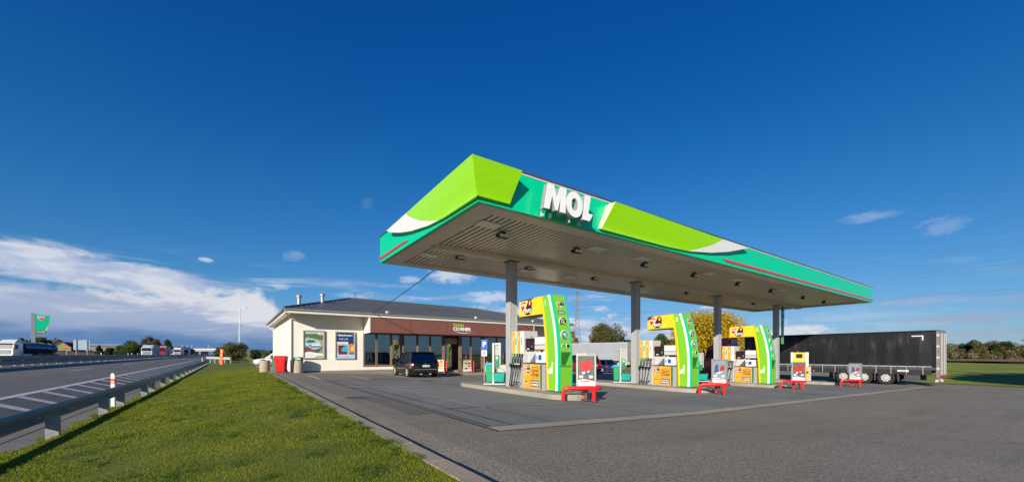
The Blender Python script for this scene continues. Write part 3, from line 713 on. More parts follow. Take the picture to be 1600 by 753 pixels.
# short front arm of the corner piece
def front_panel(u0, u1, corner):
    mb = MB(); NZ = 12; a, b = [], []
    for j in range(NZ+1):
        t = j/NZ; z = 5.60+(ZL-5.60)*t; zn = t*(ZL-5.6)/.84; o = 0.10+0.30*zn**1.5+0.04*math.sin(PI*min(zn, 1))
        a.append(((-o if corner else u0-U0+0.10*(1-t)), -o, z)); b.append((u1-U0+(0.20*t), -o, z))
    for j in range(NZ): mb.quad(a[j], b[j], b[j+1], a[j+1])
    ua = 0 if corner else u0-U0; 
    mb.quad(a[-1], b[-1], (b[-1][0], 0, ZL+.01), (ua, 0, ZL+.01)); mb.quad((ua, 0, 5.6), (b[0][0], 0, 5.6), b[0], a[0])
    mb.add(b+[(b[-1][0]+.05, 0, ZL), (b[0][0], 0, 5.6)], [tuple(range(len(b)+2))])
    return mb.build('lime_panel', LIME, can, smooth=True, fix=False)
front_panel(U0, 6.08, True)
# long middle arm with its pale left return
def P2(s_, o, z): return (9.68-U0+s_+ (0.38*(z-5.6))*max(0, 1-s_/1.2), -o, z)
arm('lime_panel', 'white_tip', P2, 9.62, 9.73, LOWF, [(14.2, 5.5), (15.2, 5.78), (16.1, 6.05), (16.8, 6.35), (17.25, 6.7), (18, 7.5)])
mb = MB(); col_ = []
for j in range(13):
    t = j/12; z = 5.60+(ZL-5.60)*t; zn = t; o = 0.10+0.30*zn**1.5+0.04*math.sin(PI*zn); p = P2(0, o, z); col_.append(p)
for a, b in zip(col_, col_[1:]): mb.quad((9.60-U0+.46*(a[2]-5.6), -.012, a[2]), a, b, (9.60-U0+.46*(b[2]-5.6), -.012, b[2]))
mb.build('side_return', mat('pale_lime', (0.62, 0.80, 0.42), 0.4, var=0.03), can, fix=False)
# red stripes
mb = MB(); mb.prism([(17.45-U0, 5.735), (U1-U0-.01, 5.735), (U1-U0-.01, 5.625), (17.05-U0+.75, 5.625)], -.03, -.002); mb.build('red_stripe', RED, can)
mb = MB(); mb.prism([(14.2-V0, 5.73), (V1-V0-.01, 5.73), (V1-V0-.01, 5.62), (13.8-V0+.05, 5.66)], -.03, -.002, axis='x'); mb.build('red_stripe', RED, can)
# letters M O L, boxed out from the fascia
vf = 8.42-V0; RETM = mat('letter_return_grey', (.30, .32, .32), .4, var=.05)
def letter(polys, name):
    f_ = MB()
    for p in polys: f_.prism([(u-U0, z) for u, z in p], vf+.012, -.26)
    lo = f_.build(name, RETM, can)
    f_ = MB()
    for p in polys: f_.prism([(u-U0, z) for u, z in p], vf-.006, vf+.011)
    f_.build('letter_face', LETTER, lo); return lo
zb_, zt_ = 5.60, 6.31
letter([[(7.00, zb_), (7.19, zb_), (7.30, 6.02), (7.42, 5.62), (7.50, 5.62), (7.62, 6.03), (7.595, zb_), (7.80, zb_), (7.84, zt_), (7.60, zt_), (7.47, 5.98), (7.36, zt_), (7.14, zt_)]], 'letter')
mb = MB(); NO = 36; oc, oz, ra, rb, ia, ib = 8.16, 5.935, .335, .372, .125, .185
vs = []
for y in (vf, -.26):
    for (a, b) in ((ra, rb), (ia, ib)):
        for k in range(NO): q = 2*PI*k/NO; vs.append((oc-U0+a*math.cos(q), y, oz+b*math.sin(q)))
fs = []
for k in range(NO):
    k2 = (k+1) % NO
    fs += [(k, k2, NO+k2, NO+k), (2*NO+k2, 2*NO+k, 3*NO+k, 3*NO+k2), (k2, k, 2*NO+k, 2*NO+k2), (NO+k, NO+k2, 3*NO+k2, 3*NO+k)]
mb.add(vs, fs); lo_ = mb.build('letter', RETM, can)
MB().add([(x, y-.004 if y < -.3 else vf-.001, z) for x, y, z in vs], fs).build('letter_face', LETTER, lo_)
letter([[(8.50, 5.565), (8.78, 5.565), (8.93, 5.79), (8.73, 5.79), (8.83, zt_), (8.60, zt_)]], 'letter')
mb = MB()
for x in (7.15, 7.45, 8.16, 8.6): mb.box(x-.015-U0, x+.015-U0, -.22, -.10, 5.47, 5.60)
mb.build('letter_bracket', LGREY, can)

# sign plates hanging from the fourth column
sg = thing('column_sign', 'narrow green plate with white symbols fixed high on the farthest canopy column', 'sign', (35.22, 13.2, 0))
zc = 1.55+(553-482)/F*31.0
MB().box(-.02, .42, -.03, .03, 4.35, 5.30).build('plate', mat('sign_green', (0.0, 0.22, 0.13), .4, var=.04), sg)
MB().box(0, .36, -.02, .04, 2.35, 4.33).build('lower_plate', mat('sign_green_pale', (0.12, 0.34, 0.12), .4, var=.04), sg)
MB().box(.08, .28, -.037, -.03, 3.95, 4.2).build('print', BLUEP, sg)
MB().prism([(.1, 4.7), (.3, 4.7), (.3, 4.82), (.34, 4.82), (.2, 4.98), (.06, 4.82), (.1, 4.82)], -.037, -.031).build('print', PRINTW, sg)

# ------------------------------------------------------------------ pump islands
def island(i, u0):
    z = g(u0); s_ = MB(); ur = 1.75; va, vb = 9.45, 17.1
    pts = []
    c0, c1 = u0-.72, u0+ur-.72; r_ = ur/2
    for k in range(13): a = PI+PI*k/12; pts.append((c0+r_+r_*math.cos(a), va+.8+ .8*math.sin(a)))
    for k in range(13): a = PI*k/12; pts.append((c0+r_+r_*math.cos(a), vb-.8+.8*math.sin(a)))
    z1 = g(c0)+.115
    s_.prism(pts, z-.5, z1, 'z')
    return tag(s_.build('pump_island', M_isl, bevel=0.02), ('first and nearest', 'second', 'third', 'fourth and farthest')[i]+' raised concrete island carrying pumps under the canopy', 'kerbed island', 'concrete pump islands'), z1
ISL = [island(i, u) for i, u in enumerate((9.35, 17.4, 25.8, 34.6))]

# ------------------------------------------------------------------ fuel pumps
def shield(mb_list, cx, cz, s, y, par, end=False):
    """shield mark MOL + dark tile with flame + EVO, s = half width"""
    def pl(pts, dz, m, nm):
        mb = MB()
        if end: mb.prism([(cx+p*s, cz+q*s) for p, q in pts], y, y+dz, 'x')
        else: mb.prism([(cx+p*s, cz+q*s) for p, q in pts], y, y-dz, 'y')
        return mb.build(nm, m, par)
    lo = pl([(-.02, -.75), (.62, -.75), (.95, -.45), (1.0, .5), (.7, .85), (.42, .8), (.05, .1), (-.35, -.4)], .004, PRINTK, 'logo_tile')
    pl([(-1, .62), (-.95, .05), (-.62, -.55), (-.25, -.1), (.12, .72), (-.3, .72)], .008, PRINTW, 'logo_rim')
    pl([(-.93, .56), (-.87, .08), (-.62, -.42), (-.3, -.04), (.02, .65), (-.32, .66)], .010, REDP, 'logo_shield')
    pl([(.42, .2), (.82, .2), (.85, .62), (.68, .78), (.5, .74)], .007, REDP, 'logo_flame')
    pl([(.57, .3), (.7, .3), (.73, .45), (.65, .68), (.55, .45)], .009, PRINTW, 'logo_drop')
    f_ = 'end' if end else 'front'
    def tl(px, pz, y_): return (y_, cx+px*s, cz+pz*s) if end else (cx+px*s, y_, cz+pz*s)
    k = 1 if end else -1
    text('logo_word', 'EVO', .55*s, PRINTW, par, tl(.36, -.36, y+k*.007), f_, bold=.008*s/.3, ext=.001)
    text('logo_word', 'MOL', .34*s, PRINTW, par, tl(-.46, .32, y+k*.012), f_, bold=.006*s/.3, ext=.001)

def outer(z):     # outer edge of the portal
    t = min(max(z/3.5, 0), 1); return 2.90+.03*math.sin(PI*min(t*1.2, 1))-.42*t**3.0
def innr(z):
    t = min(max(z/3.5, 0), 1); return 2.33-.02*t-.34*t**2.4
PW = 0.62        # portal depth
def make_pump(num, label, z0, u0, v0=13.3):
    t = thing('fuel_pump', label, 'fuel pump', (u0, v0, z0), R(-90), 'fuel pumps with green arches')
    # hose cabinet
    hc = MB().box(.02, .80, .03, .72, .0, 2.27).build('hose_cabinet', LGREY, t, bevel=.012)
    MB().box(.06, .76, .0, .028, .02, 1.0).build('hose_bay', GREY, hc)
    gm = [ORANGE, MINT, ORANGE, PRINTW]; nm = [BINGRN, BINGRN, BLACK, BLACK]
    for k in range(4):
        x = .055+k*.185
        gp_ = MB().box(x, x+.165, -.012, .029, 1.36, 2.24).build('grade_panel', gm[k], t)
        mb = MB(); cxk = x+.083
        mb.box(cxk-.015, cxk+.015, -.02, -.013, 1.72, 2.0) if k % 2 else mb.prism([(cxk-.035, 1.95), (cxk+.035, 2.08), (cxk+.035, 2.02), (cxk-.02, 1.9)], -.02, -.013)
        mb.build('print', PRINTW if k in (0, 2) else PRINTK, gp_)
        hb = MB().box(x+.015, x+.15, -.03, .028, 1.24, 1.35).build('holster_badge', nm[k], t)
        MB().box(cxk-.012, cxk+.012, -.036, -.031, 1.265, 1.325).build('print', PRINTW, hb)
        nz = MB(); nz.box(x+.02, x+.145, -.02, .027, .84, 1.23); nz.build('holster', mat('holster_grey', (.16, .16, .16), .5, var=.05), t)
        nz = MB(); nz.tube([(cxk, -.05, 1.2), (cxk, -.06, 1.02), (cxk, -.09, .92)], [.016, .022, .03], 8)
        nz.tube([(cxk, -.09, .98), (cxk, -.14, .93), (cxk, -.15, .84), (cxk, -.10, .78)], [.03, .035, .032, .03], 8)
        nz.prism([(cxk-.03, .86), (cxk+.03, .86), (cxk+.03, .98), (cxk-.03, .98)], -.20, -.05)
        no = nz.build('nozzle', BLACK, t, smooth=True)
        MB().box(cxk-.035, cxk+.035, -.21, -.13, .93, .985).build('nozzle_cap', nm[k] if k < 2 else LGREY, no)
        sw = (.04, .02, -.02, -.05)[k]
        pts = []
        for i in range(15):
            a = i/14; zz = .80-.74*math.sin(PI*min(a*.9, .5))-(0 if a < .55 else -.5*(a-.55)**1.2)
            pts.append((cxk+sw*math.sin(PI*a)*1.4+.12*max(0, a-.35)*(1 if k != 3 else .3), -.10-.16*math.sin(PI*a), max(zz, .05+.03*k)))
        MB().tube(pts, .018, 8).build('hose', BLACK, t, smooth=True)
    MB().box(.805, .812, .14, .62, 1.35, 1.75).build('notice_sheet', PRINTW, t)
    MB().box(.805, .815, .10, .68, 1.80, 1.83).build('panel_joint', DGREY, t)
    # base cabinet with poster
    bc = MB().box(.82, 2.12, .0, .62, .0, .97).build('base_cabinet', GREY, t, bevel=.01)
    MB().box(.80, 2.12, -.02, .64, .975, 1.01).build('cabinet_top', DGREY, t)
    po = MB().box(.86, 1.86, -.016, -.003, .04, .95).build('poster', ORANGE, t)
    MB().box(1.865, 1.95, -.016, -.003, .04, .95).build('green_strip', TEALD, bc)
    mb = MB()
    for (cx_, cz_, r_) in ((1.02, .25, .075), (1.30, .86, .05), (1.15, .58, .03), (1.5, .9, .03)): mb.disc(cx_, cz_, r_, -.0175, 14)
    mb.add([(.95, -.0175, .27), (1.09, -.0175, .27), (1.02, -.0175, .40)], [(0, 1, 2)])
    mb.add([(1.2, -.0173, .95), (1.45, -.0173, .95), (1.0, -.0173, .5), (.9, -.0173, .46)], [(0, 1, 2, 3)])
    mb.build('splash_print', ORANGEL, po, fix=False)
    shield(None, 1.06, .77, .19, -.017, po)
    for (s_, sz, z, b) in (('EXCELENTNÍ', .09, .84, 0), ('ČISTICÍ', .15, .70, .004), ('ÚČINEK', .15, .55, .004), ('s aditivy nové generace', .045, .45, 0)):
        text('poster_text', s_, sz, PRINTK, po, (1.56, -.0185, z), bold=b, sx=.9, ext=.001)
    mb = MB(); pb = MB().box(1.30, 1.80, -.020, -.017, .11, .36).build('text_box', PRINTK, po)
    text('poster_text', 'S EVOTECH', .085, PRINTW, pb, (1.55, -.0215, .285), bold=.004, ext=.001)
    text('poster_text', 'FORMULÍ', .105, PRINTW, pb, (1.55, -.0215, .18), bold=.006, ext=.001)
    # display arm and payment terminal
    mb = MB(); mb.prism([(.83, 1.02), (1.02, 1.02), (1.52, 1.56), (.90, 1.56)], .16, .50); mb.build('display_support', LGREY, t)
    ds = MB().box(.90, 1.40, .02, .48, 1.50, 1.96).build('display', BLACK, t, bevel=.02)
    MB().box(.96, 1.26, .012, .018, 1.60, 1.88).build('screen', mat('screen_dark', (.05, .012, .012), .15, var=.2), ds)
    MB().box(1.02, 1.16, .010, .018, 1.53, 1.57).build('label', PRINTW, ds)
    text('print', num, .12, PRINTW, ds, (1.34, .012, 1.64), ext=.001)
    tb = MB().box(1.43, 2.06, .06, .5, 1.52, 2.0).build('terminal_box', LGREY, t, bevel=.015)
    MB().box(1.47, 1.72, .052, .058, 1.74, 1.97).build('notice_sheet', PRINTW, tb)
    MB().box(1.76, 2.02, .052, .058, 1.74, 1.97).build('notice_sheet', PRINTW, tb)
    MB().box(1.43, 2.06, .052, .058, 1.685, 1.70).build('panel_joint', DGREY, tb)
    bx = MB().box(1.42, 1.98, .12, .45, 1.02, 1.42).build('glove_dispenser', PRINTW, t, bevel=.01)
    MB().box(1.60, 1.78, .112, .119, 1.12, 1.32).build('print', BLUEP, bx)
    MB().box(1.46, 1.54, .112, .119, 1.14, 1.30).build('print', mat('print_blue_pale', (.15, .4, .6), .4), bx)
    MB().cyl((1.56, .2, 1.425), (1.56, .2, 1.52), .06).build('paper_roll', mat('paper_orange', (.7, .25, .1), .6), bx)
    mb = MB(); mb.disc(1.20, 2.02, .045, .10, 14); mb.disc(1.62, 2.05, .04, .12, 14); mb.build('warning_badge', REDP, t, fix=False)
    # portal: green leg with curved edges, yellow strip, yellow arm, teal and white bands
    N = 20; zs = [3.5*i/N for i in range(N+1)]
    def band(fa, fb, y0, y1, m, nm, par=t, z_lo=0.04, z_hi=3.5, bev=0.0):
        zz = [z_lo+(z_hi-z_lo)*i/N for i in range(N+1)]
        pts = [(fa(z), z) for z in zz]+[(fb(z), z) for z in reversed(zz)]
        mb = MB(); n = len(pts)
        vs = [(p[0], y0, p[1]) for p in pts]+[(p[0], y1, p[1]) for p in pts]
        fs = [(i, n-1-i, n-2-i, i+1) for i in range(N)]+[(n+i, n+i+1, 2*n-2-i, 2*n-1-i) for i in range(N)]
        fs += [(i, i+1, n+i+1, n+i) for i in range(n-1)]+[(n-1, 0, n, 2*n-1)]
        return mb.add(vs, fs).build(nm, m, par, smooth=True)
    top = lambda x: 3.50+.0*x
    body = band(lambda z: innr(z), lambda z: outer(z)-.004, .0, PW, LIMEP, 'portal')
    MB().box(2.20, 2.94, -.01, PW+.01, .0, .036).build('portal_foot', DGREY, t)
    band(lambda z: innr(z)-.10-.03*(z/3.5), lambda z: innr(z)-.002, .004, PW-.004, YEL, 'yellow_strip', body, .03, 2.84)
    MB().prism([(.52, 2.83), (innr(2.84)-.004, 2.84), (innr(3.2)-.003, 3.2), (innr(3.5)-.003, 3.5), (1.7, 3.495), (.6, 3.47), (.52, 3.40)], .0, PW).build('yellow_arm', YEL, t)
    MB().box(.56, innr(2.84)-.06, .05, PW-.05, 2.80, 2.828).build('arm_underside', DGREY, t)
    mb = MB()
    for (x0, z0_, x1, z1_, w_) in ((1.35, 2.9, 1.75, 3.25, .05), (1.6, 3.02, 1.95, 3.44, .03), (1.3, 3.3, 1.45, 3.42, .03), (1.5, 3.18, 1.58, 3.36, .02), (1.75, 2.95, 1.86, 3.1, .02)):
        mb.add([(x0, -.002, z0_), (x0+w_, -.002, z0_-w_*.4), (x1+w_*.6, -.002, z1_-w_*.4), (x1, -.002, z1_)], [(0, 1, 2, 3)])
    mb.build('splash_print', YELD, t, fix=False)
    shield(None, .98, 3.15, .37, -.003, t)
    band(lambda z: outer(z)-.20, lambda z: outer(z)-.085, -.008, -.001, LETTER, 'white_band', body)
    band(lambda z: outer(z)-.080, lambda z: outer(z)+.004, -.012, .05, TEAL, 'teal_edge', body)
    band(lambda z: outer(z)-.080, lambda z: outer(z)+.004, PW-.06, PW+.006, TEAL, 'teal_edge', body)
    text('portal_number', num, .30, PRINTW, t, (innr(3.3)+.13, -.004, 3.22), bold=.003)
    # litter figure
    mb = MB(); lx, lz = 2.44, .78; s_ = .30
    for p in ([(-.42, -.45), (-.02, -.45), (.02, .0), (-.46, .0)], [(.12, -.45), (.24, -.45), (.24, .0), (.12, .0)], [(.28, -.45), (.40, -.45), (.36, .0), (.26, .0)], [(.1, .0), (.40, .0), (.42, .55), (.2, .6), (.1, .3), (-.16, .2), (-.12, .1)]):
        mb.add([(lx+a*s_, -.003, lz+b*s_) for a, b in p], [(0, 1, 2, 3)] if len(p) == 4 else [tuple(range(len(p)))])
    mb.disc(lx+.33*s_, lz+.78*s_, .13*s_, -.003, 12); mb.disc(lx-.2*s_, lz+.14*s_, .06*s_, -.003, 8)
    mb.build('litter_symbol', PRINTW, t, fix=False)
    # end face: waste opening and fuel badges
    xo = lambda z: outer(z)+.002
    wz0, wz1 = .95, 1.42; y0_, y1_ = .09, PW-.09
    x_ = xo(1.2)
    op = MB(); op.quad((x_+.003, y0_, wz0), (x_+.003, y1_, wz0), (x_+.003, y1_, wz1), (x_+.003, y0_, wz1)); wo2 = op.build('waste_opening', mat('opening_dark_green', (.02, .16, .01), .6, var=0), t, fix=False)
    mb = MB(); mb.add([(x_+.006, y0_+.2, wz0), (x_+.006, y1_, wz0), (x_+.006, y1_, wz1-.03)], [(0, 1, 2)]); mb.build('chute', LIMEP, wo2, fix=False)
    MB().box(x_-.02, x_+.012, .06, PW-.06, wz0-.05, wz0-.02).build('opening_ledge', TEALD, t)
    shield(None, PW/2, 3.13, .17, xo(3.13)+.012, t, end=True)
    def badge(zc_, r_, m, s_, sz, yc=PW/2, col2=None):
        x_ = xo(zc_)+.006; mb = MB(); mb.cyl((x_-.06, yc, zc_), (x_+.004, yc, zc_), r_*1.08, n=24); rim = mb.build('badge', PRINTW, t)
        MB().cyl((x_+.0045, yc, zc_), (x_+.008, yc, zc_), r_*.97, n=24).build('badge_face', m, rim)
        if s_: text('badge_text', s_, sz, PRINTW, rim, (x_+.010, yc-.02, zc_+.03), 'end', bold=.004, ext=.001)
        if col2: MB().box(x_+.009, x_+.011, yc-.02, yc+r_*.8, zc_-r_*.45, zc_-r_*.15).build('badge_strip', col2, rim)
    badge(2.50, .165, PRINTK, 'D', .2, col2=ORANGE)
    badge(2.02, .17, mat('badge_teal', (.03, .28, .25), .4, var=0), '100', .13, col2=mat('badge_gold', (.5, .4, .12), .4, var=0))
    badge(1.64, .07, mat('badge_teal2', (.05, .33, .25), .4, var=0), '', .08, PW/2-.1)
    badge(1.64, .07, PRINTK, '', .08, PW/2+.12)
    x_ = xo(2.86)+.012; MB().box(x_-.05, x_, .14, PW-.14, 2.79, 2.90).build('name_plate', PRINTK, t)
    MB().box(x_+.0005, x_+.003, .165, PW-.165, 2.81, 2.88).build('name_plate_print', mat('print_grey', (.45, .45, .45), .4), t)
    return t
make_pump('1', 'nearest fuel pump, green and yellow arch numbered 1, beside the first column', ISL[0][1], 9.33)
make_pump('3', 'fuel pump with green and yellow arch numbered 3, in the middle', ISL[1][1], 17.38, 13.12)
make_pump('5', 'fuel pump with green and yellow arch numbered 5, before the black trailer', ISL[2][1], 25.8, 13.12)
# fourth pump: plain yellow fronted dispenser
p4 = thing('fuel_pump', 'small yellow fronted fuel pump without arch, partly hidden behind arch 5', 'fuel pump', (34.25, 12.1, ISL[3][1]), R(-66))
MB().box(-.1, 1.1, 0, .5, 0, 1.05).build('base_cabinet', GREY, p4, bevel=.01)
q = MB().box(.05, 1.0, -.02, -.002, .1, 1.0).build('poster', ORANGE, p4)
shield(None, .3, .78, .14, -.022, q)
MB().box(.5, .95, -.026, -.021, .55, .72).build('text_box', PRINTK, q)
cbx = MB().box(.08, .72, .02, .48, 1.06, 2.1).build('console', YEL, p4, bevel=.02)
MB().box(.2, .6, .010, .018, 1.68, 2.0).build('screen', mat('screen_black', (.02, .02, .02), .2), cbx)
MB().box(-.12, .06, .0, .48, .5, 2.12).build('hose_cabinet', LGREY, p4)
MB().box(.74, .96, .02, .48, 1.06, 2.12).build('terminal_box', LGREY, p4)
MB().box(.76, .94, .012, .018, 1.8, 2.05).build('notice_sheet', PRINTW, p4)
mb = MB()
for k in range(2): mb.tube([(-.06+.1*k, -.06, 1.4), (-.08+.1*k, -.2, .8), (-.04+.1*k, -.2, .25), (0+.1*k, -.05, .1)], .02, 6)
mb.build('hose', BLACK, p4, smooth=True)
MB().box(.3, .36, .2, .3, 2.12, 2.2).build('warning_badge', REDP, p4)

# ------------------------------------------------------------------ red hoop barriers and poster stands at the island heads
flagm = mat('poster_olive', (.11, .115, .075), .5, var=.1); pink = mat('poster_red', (.50, .025, .03), .45, var=.1); pbl = mat('poster_navy', (.06, .09, .25), .5)
def hoop(i, u, v, z, rz, w):
    t = thing('hoop_barrier', ('nearest', 'second', 'third', 'farthest')[i]+' red tubular hoop barrier protecting the head of pump island', 'barrier', (u, v, z), rz, 'red hoop barriers at the island heads')
    r = .066; hh = .42; w2 = w/2
    pts = [(-w2, 0, 0.0), (-w2, 0, hh-.14), (-w2+.04, 0, hh-.04), (-w2+.14, 0, hh), (w2-.10, 0, hh), (w2+.10, .03, hh), (w2+.22, .16, hh), (w2+.22, .36, hh), (w2+.08, .50, hh), (w2-.12, .52, hh-.02), (w2-.2, .52, hh-.14), (w2-.2, .52, 0)]
    MB().tube(pts, r, 12).build('hoop', RED, t, smooth=True)
    MB().cyl((w2, 0, 0), (w2, 0, hh), r, n=12).build('leg', RED, t, smooth=True)
    for x, y in ((-w2, 0), (w2, 0), (w2-.2, .52)): MB().cyl((x, y, 0), (x, y, .015), .11, n=12).build('foot_plate', DGREY, t)
    ps = thing('poster_stand', ('nearest grey framed poster stand with red flag picture on olive', 'grey framed poster stand with pale red and blue picture before the third column', 'grey framed poster stand with red picture before the yellow pump', 'grey framed poster stand before the rear wheels of the black trailer')[i], 'poster stand', (u, v, z), rz)
    px = .0; y = .0; ox = (.27, .36, .5, .4)[i]; ps.location = (u+math.cos(rz)*ox-math.sin(rz)*.3, v+math.sin(rz)*ox+math.cos(rz)*.3, z); ps.rotation_euler = (0, 0, rz-(0, .55, .55, .65)[i])
    pw = .32; a, b = .44, 1.50
    MB().box(px-.03, px+.03, y-.03, y+.03, 0, a).build('leg', DGREY, ps)
    MB().cyl((px, y, 0), (px, y, .03), .16, n=16).build('foot_plate', DGREY, ps)
    mb = MB(); mb.box(px-pw, px+pw, y-.035, y+.035, a, a+.05); mb.box(px-pw, px+pw, y-.035, y+.035, b-.05, b)
    mb.box(px-pw, px-pw+.05, y-.035, y+.035, a+.05, b-.05); mb.box(px+pw-.05, px+pw, y-.035, y+.035, a+.05, b-.05); mb.build('frame', STEEL, ps)
    sh = MB().box(px-pw+.05, px+pw-.05, y-.015, y+.015, a+.05, b-.05).build('poster', flagm if i in (0, 2) else mat('poster_pale', (.26, .30, .34), .5, var=.1), ps)
    mb = MB(); yy = y-.018
    def pp(m, pts, nm='poster_print'): MB().add([(px+p, yy, a+.05+q) for p, q in pts], [tuple(range(len(pts)))]).build(nm, m, sh, fix=False)
    pp(PRINTW, [(-.27, 0), (.27, 0), (.27, .12), (.1, .17), (-.08, .20), (-.27, .17)])
    pp(pink, [(-.2, .74), (.18, .84), (.22, .62), (.15, .50), (-.12, .44), (-.2, .60)] if i in (0, 2) else [(.02, .5), (.22, .55), (.2, .75), (.05, .7)])
    yy -= .001
    pp(PRINTW, [(-.15, .42), (.12, .48), (.08, .43), (-.1, .36)]); pp(pbl, [(-.04, .22), (.05, .22), (.04, .46), (-.03, .46)] if i in (0, 2) else [(-.2, .4), (-.02, .45), (-.05, .8), (-.18, .75)])
    for q in (-.13, -.2, .12, .18): pp(PRINTW, [(q-.03, .24), (q+.03, .24), (q+.03, .32), (q-.03, .32)])
    yy -= .001
    pp(REDP, [(-.2, .10), (.12, .12), (.12, .155), (-.2, .135)])
    return t
for i, (ua, va, ub, vb) in enumerate(((8.65, 9.44, 9.4, 8.82), (16.45, 9.3, 17.05, 8.55), (24.45, 9.23, 25.15, 8.45), (31.9, 8.6, 32.5, 7.8))):
    hoop(i, (ua+ub)/2, (va+vb)/2, g(ua)-.045, math.atan2(vb-va, ub-ua), math.hypot(ub-ua, vb-va))

# ------------------------------------------------------------------ squeegee and bucket stations at the island tails
STANDM = mat('stand_aluminium', (.42, .43, .42), .4, metal=.2, var=.06)
def station(i, u, v, z, rz, label):
    t = thing('windscreen_service_stand', label, 'service stand', (u, v, z), rz, 'windscreen washing stands on the islands')
    mb = MB(); mb.box(-.05, .05, -.06, .34, .0, 1.85); mb.build('post', STANDM, t, bevel=.01)
    mb = MB(); mb.box(-.03, .33, .36, .40, 1.8, 1.85); mb.box(.28, .33, -.02, .36, .9, 1.86); mb.box(.051, .28, -.02, .36, 1.78, 1.85); mb.build('head_frame', STANDM, t)
    MB().box(.052, .278, .05, .09, .95, 1.78).build('panel', GREY, t)
    sd = MB().box(.08, .26, -.04, .04, 1.0, 1.30).build('soap_dispenser', BINGRN, t, bevel=.02)
    MB().cyl((.17, -.045, 1.18), (.17, -.06, 1.18), .05).build('window', PRINTW, sd)
    MB().box(.08, .26, -.03, .05, .72, .97).build('paper_dispenser', TEALD, t)
    mb = MB(); mb.loft([[(x0, y0, z), (x1, y0, z), (x1, y1, z), (x0, y1, z)] for x0, x1, y0, y1, z in ((.06, .50, -.16, .16, .12), (.02, .55, -.2, .2, .48))]); bk = mb.build('bucket', BUCKET, t, bevel=.02)
    mb = MB(); mb.box(.0, .57, -.22, .22, .48, .51); mb.build('rim', TEALD, bk)
    MB().tube([(.02, 0, .5), (.1, 0, .66), (.28, 0, .72), (.46, 0, .66), (.55, 0, .5)], .01, 6).build('handle', BLACK, bk)
    MB().tube([(.2, .08, .5), (.12, .02, .85)], .012, 6).build('squeegee', BLACK, bk)
    bn = MB().loft([[(x0, y0, z), (x1, y0, z), (x1, y1, z), (x0, y1, z)] for x0, x1, y0, y1, z in ((-.34, -.08, .05, .40, .1), (-.38, -.06, .02, .44, .82))]).build('litter_bin', BINGRN, t, bevel=.02)
    MB().box(-.39, -.05, .0, .45, .825, .96).build('lid', CYAN, bn, bevel=.03)
    MB().box(-.40, .58, -.24, .46, .0, .04).build('tray', LGREY, t)
    return t
station(0, 9.55, 15.05, ISL[0][1], R(-45), 'windscreen washing stand with teal bucket and green bin left of the first pump')
station(1, 17.62, 14.55, ISL[1][1], R(-45), 'windscreen washing stand with teal bucket left of the second canopy column')
station(2, 24.6, 14.0, ISL[2][1], R(-45), 'windscreen washing stand with teal bucket right of arch 3, before the yellow tree')

# parking sign
ps = thing('parking_sign', 'blue parking sign with white P above a small 2h plate on a post', 'road sign', (10.6, 17.6, g(10.6)-.05), R(-35))
zt = 1.55+(553-531)/F*21-g(10.6)
MB().cyl((0, .03, 0), (0, .03, zt+.05), .03, n=10).build('post', STEEL, ps)
sgp = MB().box(-.165, .165, -.01, .01, zt-.46, zt+.06).build('sign_plate', BLUEP, ps, bevel=.005)
text('sign_letter', 'P', .36, PRINTW, sgp, (0, -.013, zt-.20), bold=.012)
sg2 = MB().box(-.14, .14, -.01, .01, zt-.80, zt-.50).build('sign_plate', PRINTW, ps, bevel=.005)
text('sign_letter', '2h', .18, PRINTK, sg2, (0, -.013, zt-.65), bold=.004)

# ------------------------------------------------------------------ shop
SU, SV = 3.26, 31.5
shop = thing('shop_building', 'white single storey station shop with dark hipped roof and brown sign band', 'building', (SU, SV, 0))
def sb(name, m, u0, u1, v0, v1, z0, z1, par=None, bevel=0.0):
    return MB().box(u0-SU, u1-SU, v0-SV, v1-SV, z0, z1).build(name, m, par or shop, bevel=bevel)
UR = 28.0
sb('wall', WALL, 3.26, 8.10, 31.5, 31.8, -.3, 4.36)                   # front wall left of the windows
sb('wall', WALL, 3.26, 3.56, 31.803, 47.0, -.3, 4.36)                 # side wall
sb('wall', WALL, UR-.3, UR, 31.803, 47.0, -.6, 4.36)
sb('wall', WALL, 3.563, UR-.303, 46.7, 47.0, -.5, 4.36)
sb('wall', WALL, 8.103, 14.75, 31.5, 31.8, -.3, .60)                  # low wall under the windows
sb('wall', WALL, 19.0, UR, 31.5, 31.8, -.5, .52)
sb('wall', WALL, 25.2, UR, 31.5, 31.8, .523, 4.36)
sb('wall', WALL, 8.103, 25.197, 31.55, 31.8, 3.2, 4.36)
sb('soffit', TRIM, 2.82, 8.13, 30.05, 31.497, 4.362, 4.40)
sb('soffit', TRIM, 23.7, 28.6, 30.05, 31.497, 4.362, 4.40)
sb('soffit', TRIM, 2.82, 3.257, 31.503, 48.0, 4.362, 4.40)
sb('plinth', GUTT, 3.24, 14.7, 31.47, 31.497, -.2, g(5)+.10)
# brown sign band with white left cheek
sb('sign_band', BROWN, 8.22, 23.62, 30.0, 31.49, 3.16, 4.28, bevel=.01)
for x in (11.3, 14.4, 17.5, 20.6): sb('panel_joint', mat('brown_joint', (.10, .04, .032), .6), x, x+.02, 29.994, 29.999, 3.17, 4.27)
MB().prism([(29.97-SV, 4.34), (31.49-SV, 4.34), (31.49-SV, 3.12), (29.97-SV, 3.14)], 8.12-SU, 8.215-SU, 'x').build('sign_band_cheek', WALL, shop)
MB().prism([(29.99-SV, 4.34), (31.49-SV, 4.34), (31.49-SV, 3.14), (29.99-SV, 3.16)], 23.625-SU, 23.70-SU, 'x').build('sign_band_cheek', WALL, shop)
